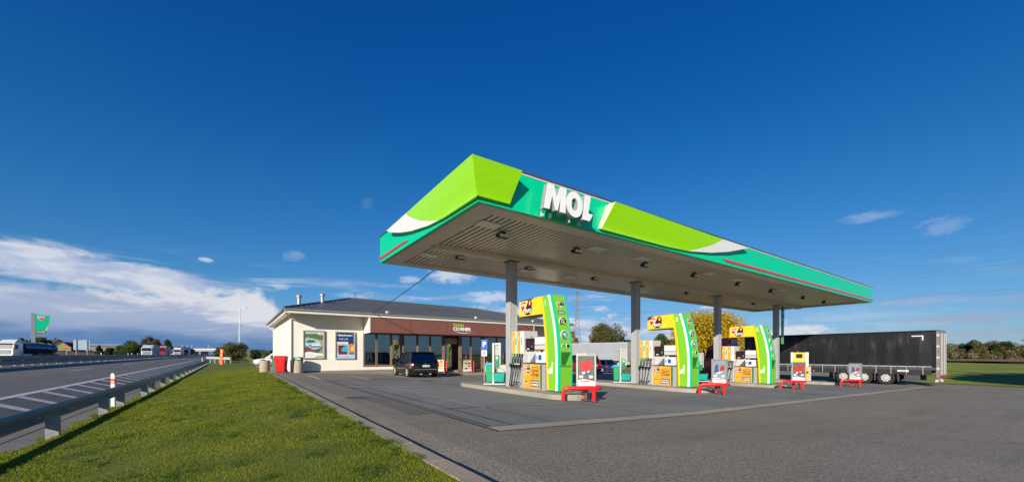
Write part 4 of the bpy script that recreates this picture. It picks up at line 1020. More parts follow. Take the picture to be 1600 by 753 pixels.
# eaves boards and gutter
sb('eaves_board', TRIM, 2.74, 28.7, 29.93, 30.047, 4.30, 4.50)
sb('eaves_board', TRIM, 2.74, 2.817, 30.05, 48.1, 4.30, 4.50)
mb = MB(); mb.cyl((2.66-SU, 29.87-SV, 4.53), (28.7-SU, 29.87-SV, 4.53), .06, n=8); mb.cyl((2.66-SU, 29.9-SV, 4.53), (2.66-SU, 48.1-SV, 4.53), .06, n=8); mb.build('gutter', GUTT, shop, smooth=True)
for (x, y, k) in ((3.20, 31.44, 0), (3.20, 46.8, 1)):
    mb = MB(); mb.tube([(2.72-SU, (29.9 if k == 0 else 46.8)-SV, 4.46), (2.76-SU, (30.1 if k == 0 else 46.8)-SV, 4.34), (3.1-SU, y-.02-SV, 4.05), (x-SU, y-SV, 3.9), (x-SU, y-SV, g(3))], .05, 8); mb.build('downpipe', TRIM, shop, smooth=True)
# roof: hips, planes as thick slabs, ribs
A, B_, Cc, D = (2.62, 29.85, 4.58), (28.85, 29.85, 4.58), (28.85, 48.2, 4.58), (2.62, 48.2, 4.58)
Rg0, Rg1 = (8.77, 39.0, 6.72), (22.5, 39.0, 6.62)
rl = lambda p: (p[0]-SU, p[1]-SV, p[2])
mb = MB(); mb.add([rl(p) for p in (A, B_, Cc, D, Rg0, Rg1)], [(0, 1, 5, 4), (1, 2, 5), (2, 3, 4, 5), (3, 0, 4), (3, 2, 1, 0)]); roof = mb.build('roof', ROOFM, shop)
mb = MB()
def rib(p, q, hgt=.045, wd=.035):
    p, q = Vector(rl(p)), Vector(rl(q)); mb.cyl(p+Vector((0, 0, .02)), q+Vector((0, 0, .02)), wd, n=4, caps=False)
def lerp(a, b, t): return tuple(a[i]+(b[i]-a[i])*t for i in range(3))
for k in range(1, 66):
    u = 2.62+k*.405
    if u > 28.8: break
    if u < Rg0[0]: t = (u-A[0])/(Rg0[0]-A[0]); e = lerp(A, Rg0, t)
    elif u > Rg1[0]: t = (u-Rg1[0])/(B_[0]-Rg1[0]); e = lerp(Rg1, B_, t)
    else: t = (u-Rg0[0])/(Rg1[0]-Rg0[0]); e = lerp(Rg0, Rg1, t)
    rib((u, 29.85, 4.58), e)
for k in range(1, 44):
    v = 29.85+k*.405
    t = (v-29.85)/(39-29.85); e = lerp(A, Rg0, t) if t <= 1 else lerp(Rg0, D, (v-39)/(48.2-39)) if v < 48.1 else None
    if e: rib((2.62, v, 4.58), e)
tag(mb.build('roof_rib', ROOFM, roof), kind='stuff')
for a, b in ((A, Rg0), (Rg0, Rg1), (Rg1, B_)):
    MB().cyl(Vector(rl(a))+Vector((0, 0, .03)), Vector(rl(b))+Vector((0, 0, .03)), .09, n=8).build('ridge_cap', ROOFM, roof)
for (u, v, z0, z1) in ((3.99, 34.0, 5.4, 6.05), (5.65, 34.2, 5.5, 6.32)):
    mb = MB(); mb.lathe([(.13, z0-.5), (.13, z1-.2), (.20, z1-.19), (.21, z1-.05), (.15, z1+.02)], 16, u-SU, v-SV); mb.build('roof_vent', STEEL, roof, smooth=True)
mb = MB(); mb.cyl((9.3-SU, 39-SV, 6.6), (9.3-SU, 39-SV, 7.4), .02, n=6); mb.cyl((22.6-SU, 39-SV, 6.5), (22.6-SU, 39-SV, 7.4), .02, n=6); mb.build('antenna', DGREY, roof)
for u in (9.42, 17.12, 23.4, 27.5):
    mb = MB(); mb.box(-.10, .10, -.12, .05, -.05, .08); mb.box(-.02, .02, -.02, .02, -.12, -.05); o = mb.build('eaves_spotlight', WHITE, shop, loc=(u-SU, 29.85-SV, 4.72)); o.rotation_euler = (.4, 0, .3)
o = MB().box(-.10, .10, -.06, .06, -.05, .05).build('wall_camera', WHITE, shop, loc=(3.2-SU, 36.5-SV, 3.6)); o.rotation_euler = (0, .4, .4)
MB().box(-.3, 0, -.05, .05, -.06, .06).build('wall_lamp', LGREY, shop, loc=(3.26-SU, 40-SV, 3.5))
# interior
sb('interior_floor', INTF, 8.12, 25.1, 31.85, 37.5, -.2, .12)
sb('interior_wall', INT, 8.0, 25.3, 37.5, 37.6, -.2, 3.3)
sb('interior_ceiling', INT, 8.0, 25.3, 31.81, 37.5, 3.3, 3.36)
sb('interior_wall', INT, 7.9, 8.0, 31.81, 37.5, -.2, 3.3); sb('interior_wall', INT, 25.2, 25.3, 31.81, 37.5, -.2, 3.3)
# window strip: frames and panes
MU = [8.12, 9.115, 10.27, 11.28, 12.48, 13.63, 14.81]
def window(u0, u1, z0, z1, v=31.62):
    f_ = MB(); w_ = .055
    f_.box(u0-SU, u0+w_-SU, v-.09-SV, v-SV, z0, z1); f_.box(u1-w_-SU, u1-SU, v-.09-SV, v-SV, z0, z1)
    f_.box(u0+w_-SU, u1-w_-SU, v-.09-SV, v-SV, z0, z0+w_); f_.box(u0+w_-SU, u1-w_-SU, v-.09-SV, v-SV, z1-w_, z1)
    fo = f_.build('window', FRAME, shop)
    MB().box(u0+w_-SU, u1-w_-SU, v-.05-SV, v-.04-SV, z0+w_, z1-w_).build('pane', GLASS, fo)
    return fo
for i in range(6): window(MU[i]+.02, MU[i+1]-.02, .66, 3.14)
sb('window_sill', FRAME, 8.05, 14.85, 31.42, 31.66, .602, .655)
sb('window_head', FRAME, 8.05, 25.0, 31.47, 31.62, 3.142, 3.20)
for u in (10.24, 12.45): sb('mullion', FRAME, u, u+.10, 31.47, 31.60, .66, 3.14)
sb('door_post', FRAME, 14.79, 14.95, 31.46, 31.66, .0, 3.14); sb('door_post', FRAME, 16.36, 16.60, 31.46, 31.66, -.05, 3.14)
window(16.62, 17.55, .35, 3.14); window(17.6, 18.70, .10, 3.14); sb('door_post', FRAME, 18.72, 18.99, 31.46, 31.66, -.1, 3.14)
window(19.02, 20.35, .55, 3.14); window(20.4, 21.7, .55, 3.14); window(21.75, 23.3, .55, 3.14); window(23.35, 25.1, .55, 3.14)
dl = MB().box(15.75-SU, 15.80-SU, 31.9-SV, 32.0-SV, .1, 2.6).build('door_leaf', FRAME, shop)
MB().box(15.0-SU, 15.75-SU, 31.93-SV, 31.94-SV, .15, 2.6).build('pane', GLASS, dl)
MB().box(15.1-SU, 16.3-SU, 31.75-SV, 31.8-SV, 2.45, 2.95).build('door_header', WOOD, shop)
# letters on the band
for i, (ch, dx_, dz_) in enumerate(zip('FRESH', (0, .20, .40, .58, .78), (0.02, -.02, .03, -.01, .0))):
    text('sign_letter', ch, .32 if i % 2 == 0 else .26, mat('lime_letter', (.42, .62, .02), .4, var=0), shop, (15.12+dx_-SU, 29.99-SV, 3.98+dz_), ext=.012, bold=.008)
text('sign_letter', 'C', .42, LETTER, shop, (15.17-SU, 29.985-SV, 3.66), ext=.015, bold=.014)
mb = MB()
for k in range(20):
    a0, a1 = 2*PI*k/20, 2*PI*(k+1)/20
    mb.prism([(15.46-SU+.15*math.cos(a0), 3.66+.15*math.sin(a0)), (15.46-SU+.15*math.cos(a1), 3.66+.15*math.sin(a1)), (15.46-SU+.09*math.cos(a1), 3.66+.09*math.sin(a1)), (15.46-SU+.09*math.cos(a0), 3.66+.09*math.sin(a0))], 29.975-SV, 29.998-SV)
mb.prism([(15.42-SU, 3.68), (15.62-SU, 3.78), (15.64-SU, 3.82), (15.40-SU, 3.73)], 29.975-SV, 29.998-SV)
mb.build('sign_letter', LETTER, shop)
text('sign_letter', 'RNER', .40, LETTER, shop, (16.19-SU, 29.985-SV, 3.66), ext=.015, bold=.012)
mb = MB(); P_ = [(15.2+1.5*t, 3.40-.07*math.sin(PI*t)) for t in [i/14 for i in range(15)]]
mb.prism([(a-SU, b) for a, b in P_]+[(a-SU, b+.012+.03*math.sin(PI*i/14)) for i, (a, b) in reversed(list(enumerate(P_)))], 29.98-SV, 29.998-SV); mb.build('sign_swoosh', LETTER, shop)

# things seen through the windows
def tbl(u, v, lab):
    t = thing('cafe_table', lab, 'table', (u, v, .12), 0, 'cafe tables behind the shop windows')
    MB().box(-.4, .4, -.35, .35, .72, .76).build('table_top', WOOD, t); MB().cyl((0, 0, 0), (0, 0, .72), .035).build('leg', LGREY, t); MB().cyl((0, 0, 0), (0, 0, .03), .22).build('foot', DGREY, t)
tbl(9.0, 32.8, 'small cafe table behind the leftmost shop window'); tbl(11.0, 32.8, 'small cafe table behind the third shop window')
def chair(u, v, lab, m):
    t = thing('cafe_chair', lab, 'chair', (u, v, .12), random.uniform(0, 6), 'cafe chairs behind the shop windows')
    MB().box(-.2, .2, -.2, .2, .44, .48).build('seat', m, t); MB().box(-.2, .2, .17, .2, .49, .9).build('backrest', m, t)
    for x in (-.18, .18):
        for y in (-.18, .18): MB().box(x-.015, x+.015, y-.015, y+.015, 0, .44).build('leg', DGREY, t)
chair(8.6, 32.4, 'pale blue cafe chair behind the leftmost shop window', mat('chair_blue', (.12, .3, .4), .5)); chair(9.7, 32.9, 'dark cafe chair behind the second shop window', BLACK); chair(11.6, 32.6, 'dark cafe chair behind the third shop window', BLACK)
def vend(u, v, w_, h_, lab, m1, m2, nm='vending_machine', cat='vending machine'):
    t = thing(nm, lab, cat, (u, v, .12))
    MB().box(0, w_, 0, .7, 0, h_).build('cabinet', m1, t, bevel=.02); MB().box(.08, w_-.08, -.02, -.002, h_*.45, h_-.1).build('front_panel', m2, t)
vend(9.4, 33.4, .75, 2.0, 'green and yellow machine behind the second shop window', LIMEP, YEL); vend(13.8, 33.0, .8, 2.0, 'green and orange machine behind the window left of the shop door', BINGRN, ORANGE)
vend(17.75, 32.3, .9, 1.4, 'crimson chest cooler behind the glass right of the shop door', mat('cooler_crimson', (.55, .03, .10), .4), mat('cooler_dark', (.2, .01, .04), .3), 'chest_cooler', 'cooler')
vend(19.2, 32.4, .5, 2.4, 'tall crimson display behind the window before the parking sign', mat('display_crimson', (.35, .02, .08), .4), REDP, 'display_stand', 'display')
for i, (u, w_) in enumerate(((12.8, 2.0), (20.3, 2.2), (22.8, 1.9))):
    t = thing('shop_shelf', ('low shelf of goods behind the fifth shop window', 'shelf of goods behind the window right of the parking sign', 'shelf of goods at the right end of the shop windows')[i], 'shelf', (u, 34.5, .12), 0, 'shelves inside the shop')
    MB().box(0, w_, 0, .5, 0, 1.5).build('shelf_frame', DGREY, t)
    for k in range(3):
        for j in range(5): MB().box(.05+j*(w_-.1)/5, .05+(j+.8)*(w_-.1)/5, -.05, -.003, .15+k*.45, .45+k*.45).build('goods', random.choice([REDP, YEL, PRINTW, BINGRN, ORANGE, BLUEP]), t)
wp = tag(MB().box(11.55-SU, 12.4-SU, 31.66-SV, 31.67-SV, 1.9, 2.85).build('window_poster', mat('poster_cream', (.50, .46, .36), .6), None, loc=(SU, SV, 0)), 'cream poster with blue mark behind the fourth shop window', 'poster')
MB().box(-.1, .12, -.005, 0, -.1, .12).build('poster_print', BLUEP, wp, loc=(11.95-SU, 31.655-SV, 2.6))
for k, x in enumerate((9.4, 9.95, 10.8, 11.2)):
    t = thing('pendant_lamp', 'small hanging lamp behind the '+('second', 'second', 'third', 'third')[k]+' shop window, '+('left', 'right')[k % 2]+' one of its pair', 'lamp', (x, 32.7, 3.3), 0, 'pendant lamps inside the shop')
    MB().cyl((0, 0, -.7), (0, 0, 0), .008, n=6).build('cord', DGREY, t); MB().cyl((0, 0, -.9), (0, 0, -.7), .05, .02, n=10).build('lamp_shade', PRINTW, t)

# framed posters on the shop wall
def wall_poster(u0, u1, z0, z1, label):
    t = thing('wall_poster_frame', label, 'poster frame', (u0, 31.5, z0), 0, 'framed posters on the shop wall')
    w_, h_ = u1-u0, z1-z0; mb = MB(); b = .09
    mb.box(0, b, -.14, -.001, 0, h_); mb.box(w_-b, w_, -.14, -.001, 0, h_); mb.box(b, w_-b, -.14, -.001, 0, b); mb.box(b, w_-b, -.14, -.001, h_-b, h_)
    mb.build('frame', GREY, t, bevel=.01)
    return t, w_, h_
def pr(par, m, pts, y, nm='poster_print'): MB().add([(p, y, q) for p, q in pts], [tuple(range(len(pts)))]).build(nm, m, par, fix=False)
t, W_, H_ = wall_poster(3.93, 5.34, 1.22, 3.26, 'framed poster of a pale green rally car, left one on the white wall')
bd = MB().box(.09, W_-.09, -.08, -.02, .09, H_-.09).build('poster', mat('poster_dust', (.36, .30, .20), .5, var=.35, scale=9), t); y = -.082
pr(bd, mat('p_sky', (.45, .58, .62), .5), [(.09, 1.75), (W_-.09, 1.75), (W_-.09, H_-.09), (.09, H_-.09)], y)
pr(bd, mat('p_green', (.09, .17, .05), .5, var=.5, scale=14), [(.09, 1.6), (.5, 1.5), (1.32, 1.32), (1.32, 1.72), (.8, 1.80), (.09, 1.78)], y-.001)
pr(bd, mat('p_track', (.10, .085, .08), .6, var=.3, scale=20), [(.09, .42), (1.0, .42), (1.32, .8), (1.0, .95), (.09, .8)], y-.001)
pr(bd, mat('p_body', (.42, .62, .52), .3, var=.1), [(.09, 1.0), (.1, 1.38), (.35, 1.46), (.8, 1.40), (1.12, 1.18), (1.2, .95), (1.15, .78), (.75, .66), (.42, .72), (.3, .9)], y-.002)
pr(bd, mat('p_glass', (.05, .13, .28), .2), [(.14, 1.18), (.38, 1.36), (.74, 1.34), (.84, 1.2), (.5, 1.12)], y-.003)
pr(bd, mat('p_bluelow', (.08, .2, .5), .3), [(.58, .80), (1.15, .82), (1.16, .92), (.62, .92)], y-.0035)
pr(bd, PRINTW, [(.62, .92), (1.15, .95), (1.1, 1.04), (.6, 1.02)], y-.0035); pr(bd, PRINTK, [(.72, .84), (1.1, .86), (1.1, .89), (.72, .88)], y-.004)
for r_, m_ in ((.16, PRINTK), (.12, RIM), (.04, PRINTK)):
    mb = MB(); mb.disc(.46, .86, r_, y-.005-(.16-r_)*.01, 18, .7); mb.build('poster_print', m_, bd, fix=False)
pr(bd, PRINTW, [(.09, .09), (1.32, .09), (1.32, .35), (.8, .44), (.45, .5), (.09, .44)], y-.006); pr(bd, REDP, [(.09, .44), (.45, .5), (.8, .44), (.45, .57), (.09, .52)], y-.006)
pr(bd, mat('p_lime', (.35, .5, .15), .5), [(.7, .09), (1.32, .09), (1.32, .24), (.95, .22)], y-.007)
text('poster_text', 'neodolatelná jízda', .07, mat('p_grey', (.25, .25, .25), .5), bd, (.5, y-.008, .27), ext=.001)
mb = MB(); mb.disc(1.12, 1.85, .13, y-.006, 16); mb.build('poster_print', PRINTW, bd, fix=False); pr(bd, REDP, [(1.04, 1.88), (1.2, 1.88), (1.12, 1.78)], y-.008)
t, W_, H_ = wall_poster(6.05, 7.47, 1.18, 3.24, 'framed navy poster with white headline, right one on the white wall')
bd = MB().box(.09, W_-.09, -.08, -.02, .09, H_-.09).build('poster', mat('p_navy', (.01, .04, .16), .4, var=.1), t); y = -.082
pr(bd, mat('p_pale', (.40, .55, .66), .5), [(.09, .09), (W_-.09, .09), (W_-.09, .32), (.09, .5)], y)
pr(bd, mat('p_dusk', (.10, .15, .22), .5, var=.3, scale=8), [(.09, .5), (W_-.09, .32), (W_-.09, 1.1), (.09, 1.2)], y)
text('poster_text', 'Natankováno?', .18, PRINTW, bd, (.71, y-.003, 1.78), bold=.006, ext=.001)
text('poster_text', 'Zastavte se na kávu', .085, PRINTW, bd, (.60, y-.003, 1.52), bold=.003, ext=.001)
text('poster_text', 'a něco dobrého', .085, mat('p_cyan', (.05, .35, .6), .5), bd, (.62, y-.003, 1.40), bold=.003, ext=.001)
pr(bd, PRINTW, [(.14, 1.12), (.9, 1.12), (.95, 1.2), (.9, 1.28), (.14, 1.28), (.10, 1.2)], y-.003); text('poster_text', 'akce měsíce', .09, BLUEP, bd, (.5, y-.005, 1.2), ext=.001)
pr(bd, PRINTW, [(.18, .3), (.95, .3), (.95, 1.08), (.18, 1.08)], y-.003); pr(bd, mat('p_maroon', (.16, .02, .03), .5, var=.4, scale=12), [(.22, .34), (.9, .34), (.9, 1.04), (.22, 1.04)], y-.004)
pr(bd, mat('p_bluecup', (.05, .42, .66), .4, var=.15), [(.42, .62), (.55, .88), (.8, .98), (1.0, .85), (.98, .6), (.85, .42), (.8, .6), (.6, .56)], y-.005)
pr(bd, mat('p_orange', (.75, .22, .04), .4, var=.3, scale=10), [(.98, .5), (1.33, .5), (1.33, 1.1), (1.1, 1.16), (.95, .9)], y-.006); pr(bd, YEL, [(1.1, .6), (1.3, .64), (1.28, .98), (1.12, .9)], y-.007)

# ------------------------------------------------------------------ bins, bollards, boards
zf = lambda u, v=30: g(u, v)-.045
t = thing('concrete_bin', 'round pebbled concrete planter bin with open top at the end of the kerb', 'bin', (1.62, 31.0, g(1.62)-.02))
MB().lathe([(.30, 0), (.31, .02), (.31, .84), (.29, .86), (.25, .86), (.24, .70), (.01, .70)], 24).build('body', LEGC, t, smooth=True)
t = thing('concrete_bin', 'round concrete litter bin with green hood before the shop corner', 'bin', (3.56, 30.75, zf(3.5)))
MB().lathe([(.31, 0), (.32, .02), (.32, .84), (.30, .86), (.01, .86)], 24).build('body', LEGC, t, smooth=True)
hd = MB().lathe([(.30, .865), (.33, .87), (.33, 1.02), (.31, 1.08), (.01, 1.09)], 24).build('hood', TEALD, t, smooth=True)
MB().prism([(-.12, .92), (.10, .92), (.10, 1.02), (-.12, 1.02)], -.336, -.30).build('opening', PRINTW, hd)
t = thing('wheelie_bin', 'red plastic wheelie bin at the shop corner', 'wheelie bin', (2.52, 30.55, zf(2.5)), R(-20))
mb = MB(); mb.loft([[(-a, -b, z), (a, -b, z), (a, b, z), (-a, b, z)] for a, b, z in ((.26, .26, .06), (.30, .31, .5), (.345, .36, 1.02))]); mb.build('body', BINRED, t, bevel=.03)
mb = MB(); mb.box(-.37, .37, -.38, .36, 1.02, 1.06); mb.prism([(-.37, 1.06), (.34, 1.06), (.36, 1.10), (-.30, 1.14)], -.34, .34, 'x'); mb.build('lid', BINRED, t, bevel=.015)
MB().tube([(-.25, .42, 1.0), (-.25, .46, 1.06), (.25, .46, 1.06), (.25, .42, 1.0)], .02, 8).build('handle', BINRED, t)
for x in (-.27, .27): MB().cyl((x-.03, .30, .10), (x+.03, .30, .10), .10, n=14).build('wheel', RUBBER, t)
t = thing('litter_bin', 'small green litter bin behind the red wheelie bin', 'bin', (2.55, 34.5, zf(2.5)))
MB().loft([[(-a, -a, z), (a, -a, z), (a, a, z), (-a, a, z)] for a, z in ((.24, 0), (.28, .85))]).build('body', BINGRN, t, bevel=.02); MB().box(-.3, .3, -.3, .3, .86, .98).build('lid', TEALD, t, bevel=.03)
for i, (u, v) in enumerate(((14.47, 30.1), (17.1, 30.2), (18.5, 30.2), (20.6, 30.2))):
    t = thing('bollard', ('red steel bollard left of the shop door, beside the first advertising board', 'red steel bollard right of the shop door, beside the second advertising board', 'red steel bollard before the crimson cooler window', 'red steel bollard before the window beside the parking sign')[i], 'bollard', (u, v, g(u)), 0, 'red bollards before the shop')
    MB().lathe([(.06, 0), (.06, 1.05), (.05, 1.09), (.01, 1.10)], 14).build('post', RED, t, smooth=True); MB().cyl((0, 0, 0), (0, 0, .06), .11).build('base', DGREY, t)
def aboard(u, v, rz, w_, label, cols):
    t = thing('advertising_board', label, 'advertising board', (u, v, g(u)+.05), rz, 'advertising boards by the shop door')
    for s_ in (-1, 1):
        mb = MB(); n_ = []
        for (x0, x1, z0, z1) in ((-w_, -w_+.04, .1, 1.12), (w_-.04, w_, .1, 1.12), (-w_+.04, w_-.04, .1, .14), (-w_+.04, w_-.04, 1.08, 1.12)):
            mb.box(x0, x1, -.015, .015, z0, z1)
        mb.box(-w_, -w_+.04, -.015, .015, 0, .1); mb.box(w_-.04, w_, -.015, .015, 0, .1)
        f_ = mb.build('frame', LGREY, t, loc=(0, s_*.14, 0)); f_.rotation_euler = (s_*.14, 0, 0)
        sh = MB().box(-w_+.04, w_-.04, -.006, .006, .14, 1.08).build('poster', PRINTW, f_)
        k = 0
        for z in (.30, .52, .74, .92):
            for x in (-w_+.08, .02):
                if s_ < 0: MB().box(x, x+w_-.10, -.010, -.007, z, z+.16).build('poster_print', cols[k % len(cols)], sh)
                k += 1
aboard(14.2, 30.9, R(-12), .36, 'white advertising board with orange food pictures left of the shop door', [ORANGE, ORANGEL, mat('food_brown', (.3, .12, .05), .5), ORANGE, REDP])
aboard(16.9, 31.0, R(8), .40, 'white advertising board with food pictures right of the shop door', [mat('food_brown2', (.25, .10, .05), .5), ORANGE, YEL, REDP, mat('food_green', (.1, .2, .04), .5)])

# cable from canopy to shop
mb = MB(); P0, P1 = Vector((7.64, 17.28, 5.47)), Vector((8.3, 29.9, 4.62)); pts = []
for i in range(17):
    t_ = i/16; p = P0.lerp(P1, t_); p.z -= .12*math.sin(PI*t_); pts.append(p)
tag(mb.tube(pts, .022, 6).build('overhead_cable', BLACK), 'black cable sloping from the canopy edge down to the shop roof', 'cable')

# ------------------------------------------------------------------ cars
def wheel(par, x, y, r, wd, side, nm='wheel', rim=RIM, rr=.64):
    wo_ = MB().lathe([(r*.55, -wd/2), (r*.93, -wd/2), (r, -wd/2+.03), (r, wd/2-.03), (r*.93, wd/2), (r*.55, wd/2)], 26).build(nm, RUBBER, par, loc=(x, y, r), smooth=True)
    wo_.rotation_euler = (0, R(90), 0)
    s_ = side; mb = MB(); mb.cyl((0, 0, s_*(wd/2-.05)), (0, 0, s_*(wd/2+.003)), r*rr, n=24); mb.cyl((0, 0, s_*(wd/2+.003)), (0, 0, s_*(wd/2+.02)), r*.16, n=10)
    if rim is LGREY:
        wo2_ = MB().cyl((0, 0, s_*(wd/2+.004)), (0, 0, s_*(wd/2+.007)), r*.36, n=20); wo2_.build('rim_dish', GREY, wo_)
        hb_ = MB()
        for k in range(8): hb_.cyl((r*.47*math.cos(k*PI/4), r*.47*math.sin(k*PI/4), s_*(wd/2+.004)), (r*.47*math.cos(k*PI/4), r*.47*math.sin(k*PI/4), s_*(wd/2+.009)), r*.06, n=8)
        tag(hb_.build('rim_holes', BLACK, wo_), kind='stuff')
        mb.cyl((0, 0, s_*(wd/2+.008)), (0, 0, s_*(wd/2+.05)), r*.24, r*.20, n=14)
    if rim is RIM: MB().cyl((0, 0, s_*(wd/2+.0035)), (0, 0, s_*(wd/2+.005)), r*rr*.86, n=20).build('rim_dish', DGREY, wo_)
    for k in range(5 if rim is not LGREY else 0):
        a = 2*PI*k/5; c_, q = math.cos(a), math.sin(a); w2 = r*.10
        mb.add([(c_*r*.1-q*w2, q*r*.1+c_*w2, s_*(wd/2+.008)), (c_*r*.1+q*w2, q*r*.1-c_*w2, s_*(wd/2+.008)), (c_*r*rr+q*w2, q*r*rr-c_*w2, s_*(wd/2+.006)), (c_*r*rr-q*w2, q*r*rr+c_*w2, s_*(wd/2+.006))], [(0, 1, 2, 3)])
    mb.build('rim', rim, wo_)
    return wo_
def car(label, loc, rz, paint, Ln=4.6, Wd=1.85, Ht=1.68, kind='suv', group=None, plate='L', rack=False, detail=True):
    """x right, y forward, origin under the centre"""
    t = thing('parked_car', label, 'car', loc, rz, group or 'cars parked at the station')
    h2, w2 = Ln/2, Wd/2; zs_ = .26; zb = Ht*.60; wr = .36 if Ht > 1.6 else .32
    Y = [(-h2, .30, .92*zb, .80), (-h2+.10, .26, zb*.97, .93), (-h2+.45, .22, zb, .985), (-h2*.45, .20, zb*1.0, 1.0), (0, .20, zb*.985, 1.0), (h2*.38, .20, zb*.97, .99), (h2*.55, .20, zb*.95, .98), (h2-.45, .22, zb*.86, .95), (h2-.12, .26, zb*.76, .86), (h2, .34, zb*.62, .72)]
    secs = []
    for y, z0, zt_, wf in Y:
        w_ = w2*wf; secs.append([(-w_*.92, y, z0), (-w_, y, z0+.12), (-w_*1.0, y, zt_*.62), (-w_*.985, y, zt_*.88), (-w_*.90, y, zt_), (0, y, zt_+.02), (w_*.90, y, zt_), (w_*.985, y, zt_*.88), (w_*1.0, y, zt_*.62), (w_, y, z0+.12), (w_*.92, y, z0)])
    body = MB().loft(secs).build('body', paint, t, smooth=True)
    # greenhouse
    yr0, yr1 = -h2+.16, -h2+.55; yf0, yf1 = h2*.46, h2*.12
    if kind == 'hatch': yr1 = -h2+.62
    a_, b_ = w2*.90, w2*.72; zr = Ht-.05
    G0 = [(-a_, yr0, zb*.98), (a_, yr0, zb*.98), (a_, yf0, zb*.96), (-a_, yf0, zb*.96)]; G1 = [(-b_, yr1, zr), (b_, yr1, zr), (b_, yf1, zr), (-b_, yf1, zr)]
    gh = MB().add(G0+G1, [(0, 1, 5, 4), (1, 2, 6, 5), (2, 3, 7, 6), (3, 0, 4, 7)]).build('windows', CARGL, t)
    MB().add([(x*.95, y*.97, z) for x, y, z in G0], [(0, 1, 2, 3)]).build('interior', BLACK, t)
    rf = MB().loft([[(-b_-.015, yr1-.10, zr-.03), (-b_-.015, yf1+.05, zr-.03), (b_+.015, yf1+.05, zr-.03), (b_+.015, yr1-.10, zr-.03)], [(-b_, yr1-.12, zr+.02), (-b_, yf1+.02, zr+.01), (b_, yf1+.02, zr+.01), (b_, yr1-.12, zr+.02)], [(-b_*.85, yr1+.05, zr+.05), (-b_*.85, yf1-.1, zr+.045), (b_*.85, yf1-.1, zr+.045), (b_*.85, yr1+.05, zr+.05)]]).build('roof', paint, t, smooth=True)
    for s_ in (-1, 1):
        for (f0, f1, w_) in ((0, 0, .06), (1, 1, .05), (.40, .42, .035), (.72, .66, .03)):
            y0_, y1_ = yr0+(yf0-yr0)*f0, yr1+(yf1-yr1)*f1
            MB().tube([(s_*(a_+.003), y0_, zb*.96), (s_*(b_+.003), y1_, zr)], w_, 6).build('pillar', paint, t)
    for s_ in (-1, 1):
        for y in (-h2*.60, h2*.62):
            MB().cyl((s_*(w2-.16), y, wr+.02), (s_*(w2+.004), y, wr+.02), wr+.075, n=24).build('wheel_arch', BLACK, t)
            wheel(t, s_*(w2-.09), y, wr, .21, s_)
        if detail:
            MB().loft([[(s_*(w2-.28), -h2+.02, zb*.70), (s_*(w2-.02), -h2+.10, zb*.70), (s_*(w2-.03), -h2+.12, zb*.90), (s_*(w2-.28), -h2+.03, zb*.88)], [(s_*(w2-.28), -h2+.1, zb*.70), (s_*(w2+.008), -h2+.36, zb*.74), (s_*(w2-.01), -h2+.36, zb*.88), (s_*(w2-.28), -h2+.1, zb*.88)]]).build('tail_light', TAIL, t)
            MB().box(s_*(w2-.45), s_*(w2-.20), h2-.1, h2-.02, zb*.58, zb*.72).build('headlight', LAMPG, t) if s_ > 0 else MB().box(-(w2-.20), -(w2-.45), h2-.1, h2-.02, zb*.58, zb*.72).build('headlight', LAMPG, t)
            MB().box(min(s_*w2, s_*(w2+.20)), max(s_*w2, s_*(w2+.20)), h2*.30, h2*.40, zb*.98, zb*1.13).build('mirror', paint, t, bevel=.03)
            MB().box(s_*(w2+.002) if s_ > 0 else -(w2+.008), s_*(w2+.008) if s_ > 0 else -(w2+.002), -h2*.4, h2*.42, .30, .40).build('side_moulding', BLACK, t)
            MB().box(min(s_*(w2-.62), s_*(w2-.72)), max(s_*(w2-.62), s_*(w2-.72)), -h2-.02, -h2+.1, .22, .28).build('exhaust', RIM, t)
    if detail:
        MB().box(-w2*.88, w2*.88, -h2-.045, -h2+.12, .36, .58).build('rear_bumper', BLACK if paint is CARBLK else paint, t, bevel=.04)
        MB().box(-w2*.8, w2*.8, -h2-.05, -h2-.044, .56, .575).build('bumper_strip', RIM, t)
        pb = MB().box(-.26, .26, -h2-.012, -h2+.06, zb*.70, zb*.70+.12).build('number_plate', PRINTW, t)
        MB().box(-.26, -.22, -h2-.016, -h2-.0125, zb*.70, zb*.70+.12).build('plate_band', BLUEP, pb)
        text('plate_text', plate, .10, PRINTK, pb, (.02, -h2-.014, zb*.70+.06), ext=.001)
        MB().cyl((0, -h2-.0, zb*.90), (0, -h2+.06, zb*.90), .045, n=14).build('badge', RIM, t)
        MB().tube([(-.1, yr0+.04, zb*1.0+.05), (.35, yr0+.08, zb*1.0+.12)], .012, 6).build('rear_wiper', BLACK, t)
    if rack:
        for s_ in (-1, 1): MB().tube([(s_*b_*.9, yr1+.05, zr+.04), (s_*b_*.9, yr1+.15, zr+.10), (s_*b_*.9, yf1-.3, zr+.10), (s_*b_*.9, yf1-.2, zr+.04)], .018, 6).build('roof_rail', WHITE if rack == 2 else DGREY, t)
    if rack == 2:
        for y in (yr1+.3, yf1-.5): MB().box(-b_, b_, y, y+.06, zr+.11, zr+.14).build('roof_bar', WHITE, t)
        MB().box(-b_*.8, b_*.9, yr1+.2, yf1-.4, zr+.142, zr+.20).build('roof_board', WHITE, t)
    return t
bz = g(10.7)-.045
car('black off-road car parked with its rear to the pumps before the shop windows', (10.58, 27.3, bz), R(-3), CARBLK, 4.75, 1.98, 1.74, plate='5AB 2080', rack=True)
car('dark red estate car with white roof rack parked behind the first pump', (30.4, 30.6, g(30.4)-.045), R(-2), CARRED, 4.8, 1.9, 1.98, plate='2AC 4471', rack=2)
car('dark blue hatchback parked beside the grey trailer', (36.2, 33.2, g(36)-.045), R(2), CARBLU, 4.3, 1.8, 1.55, kind='hatch', plate='7AD 1905')
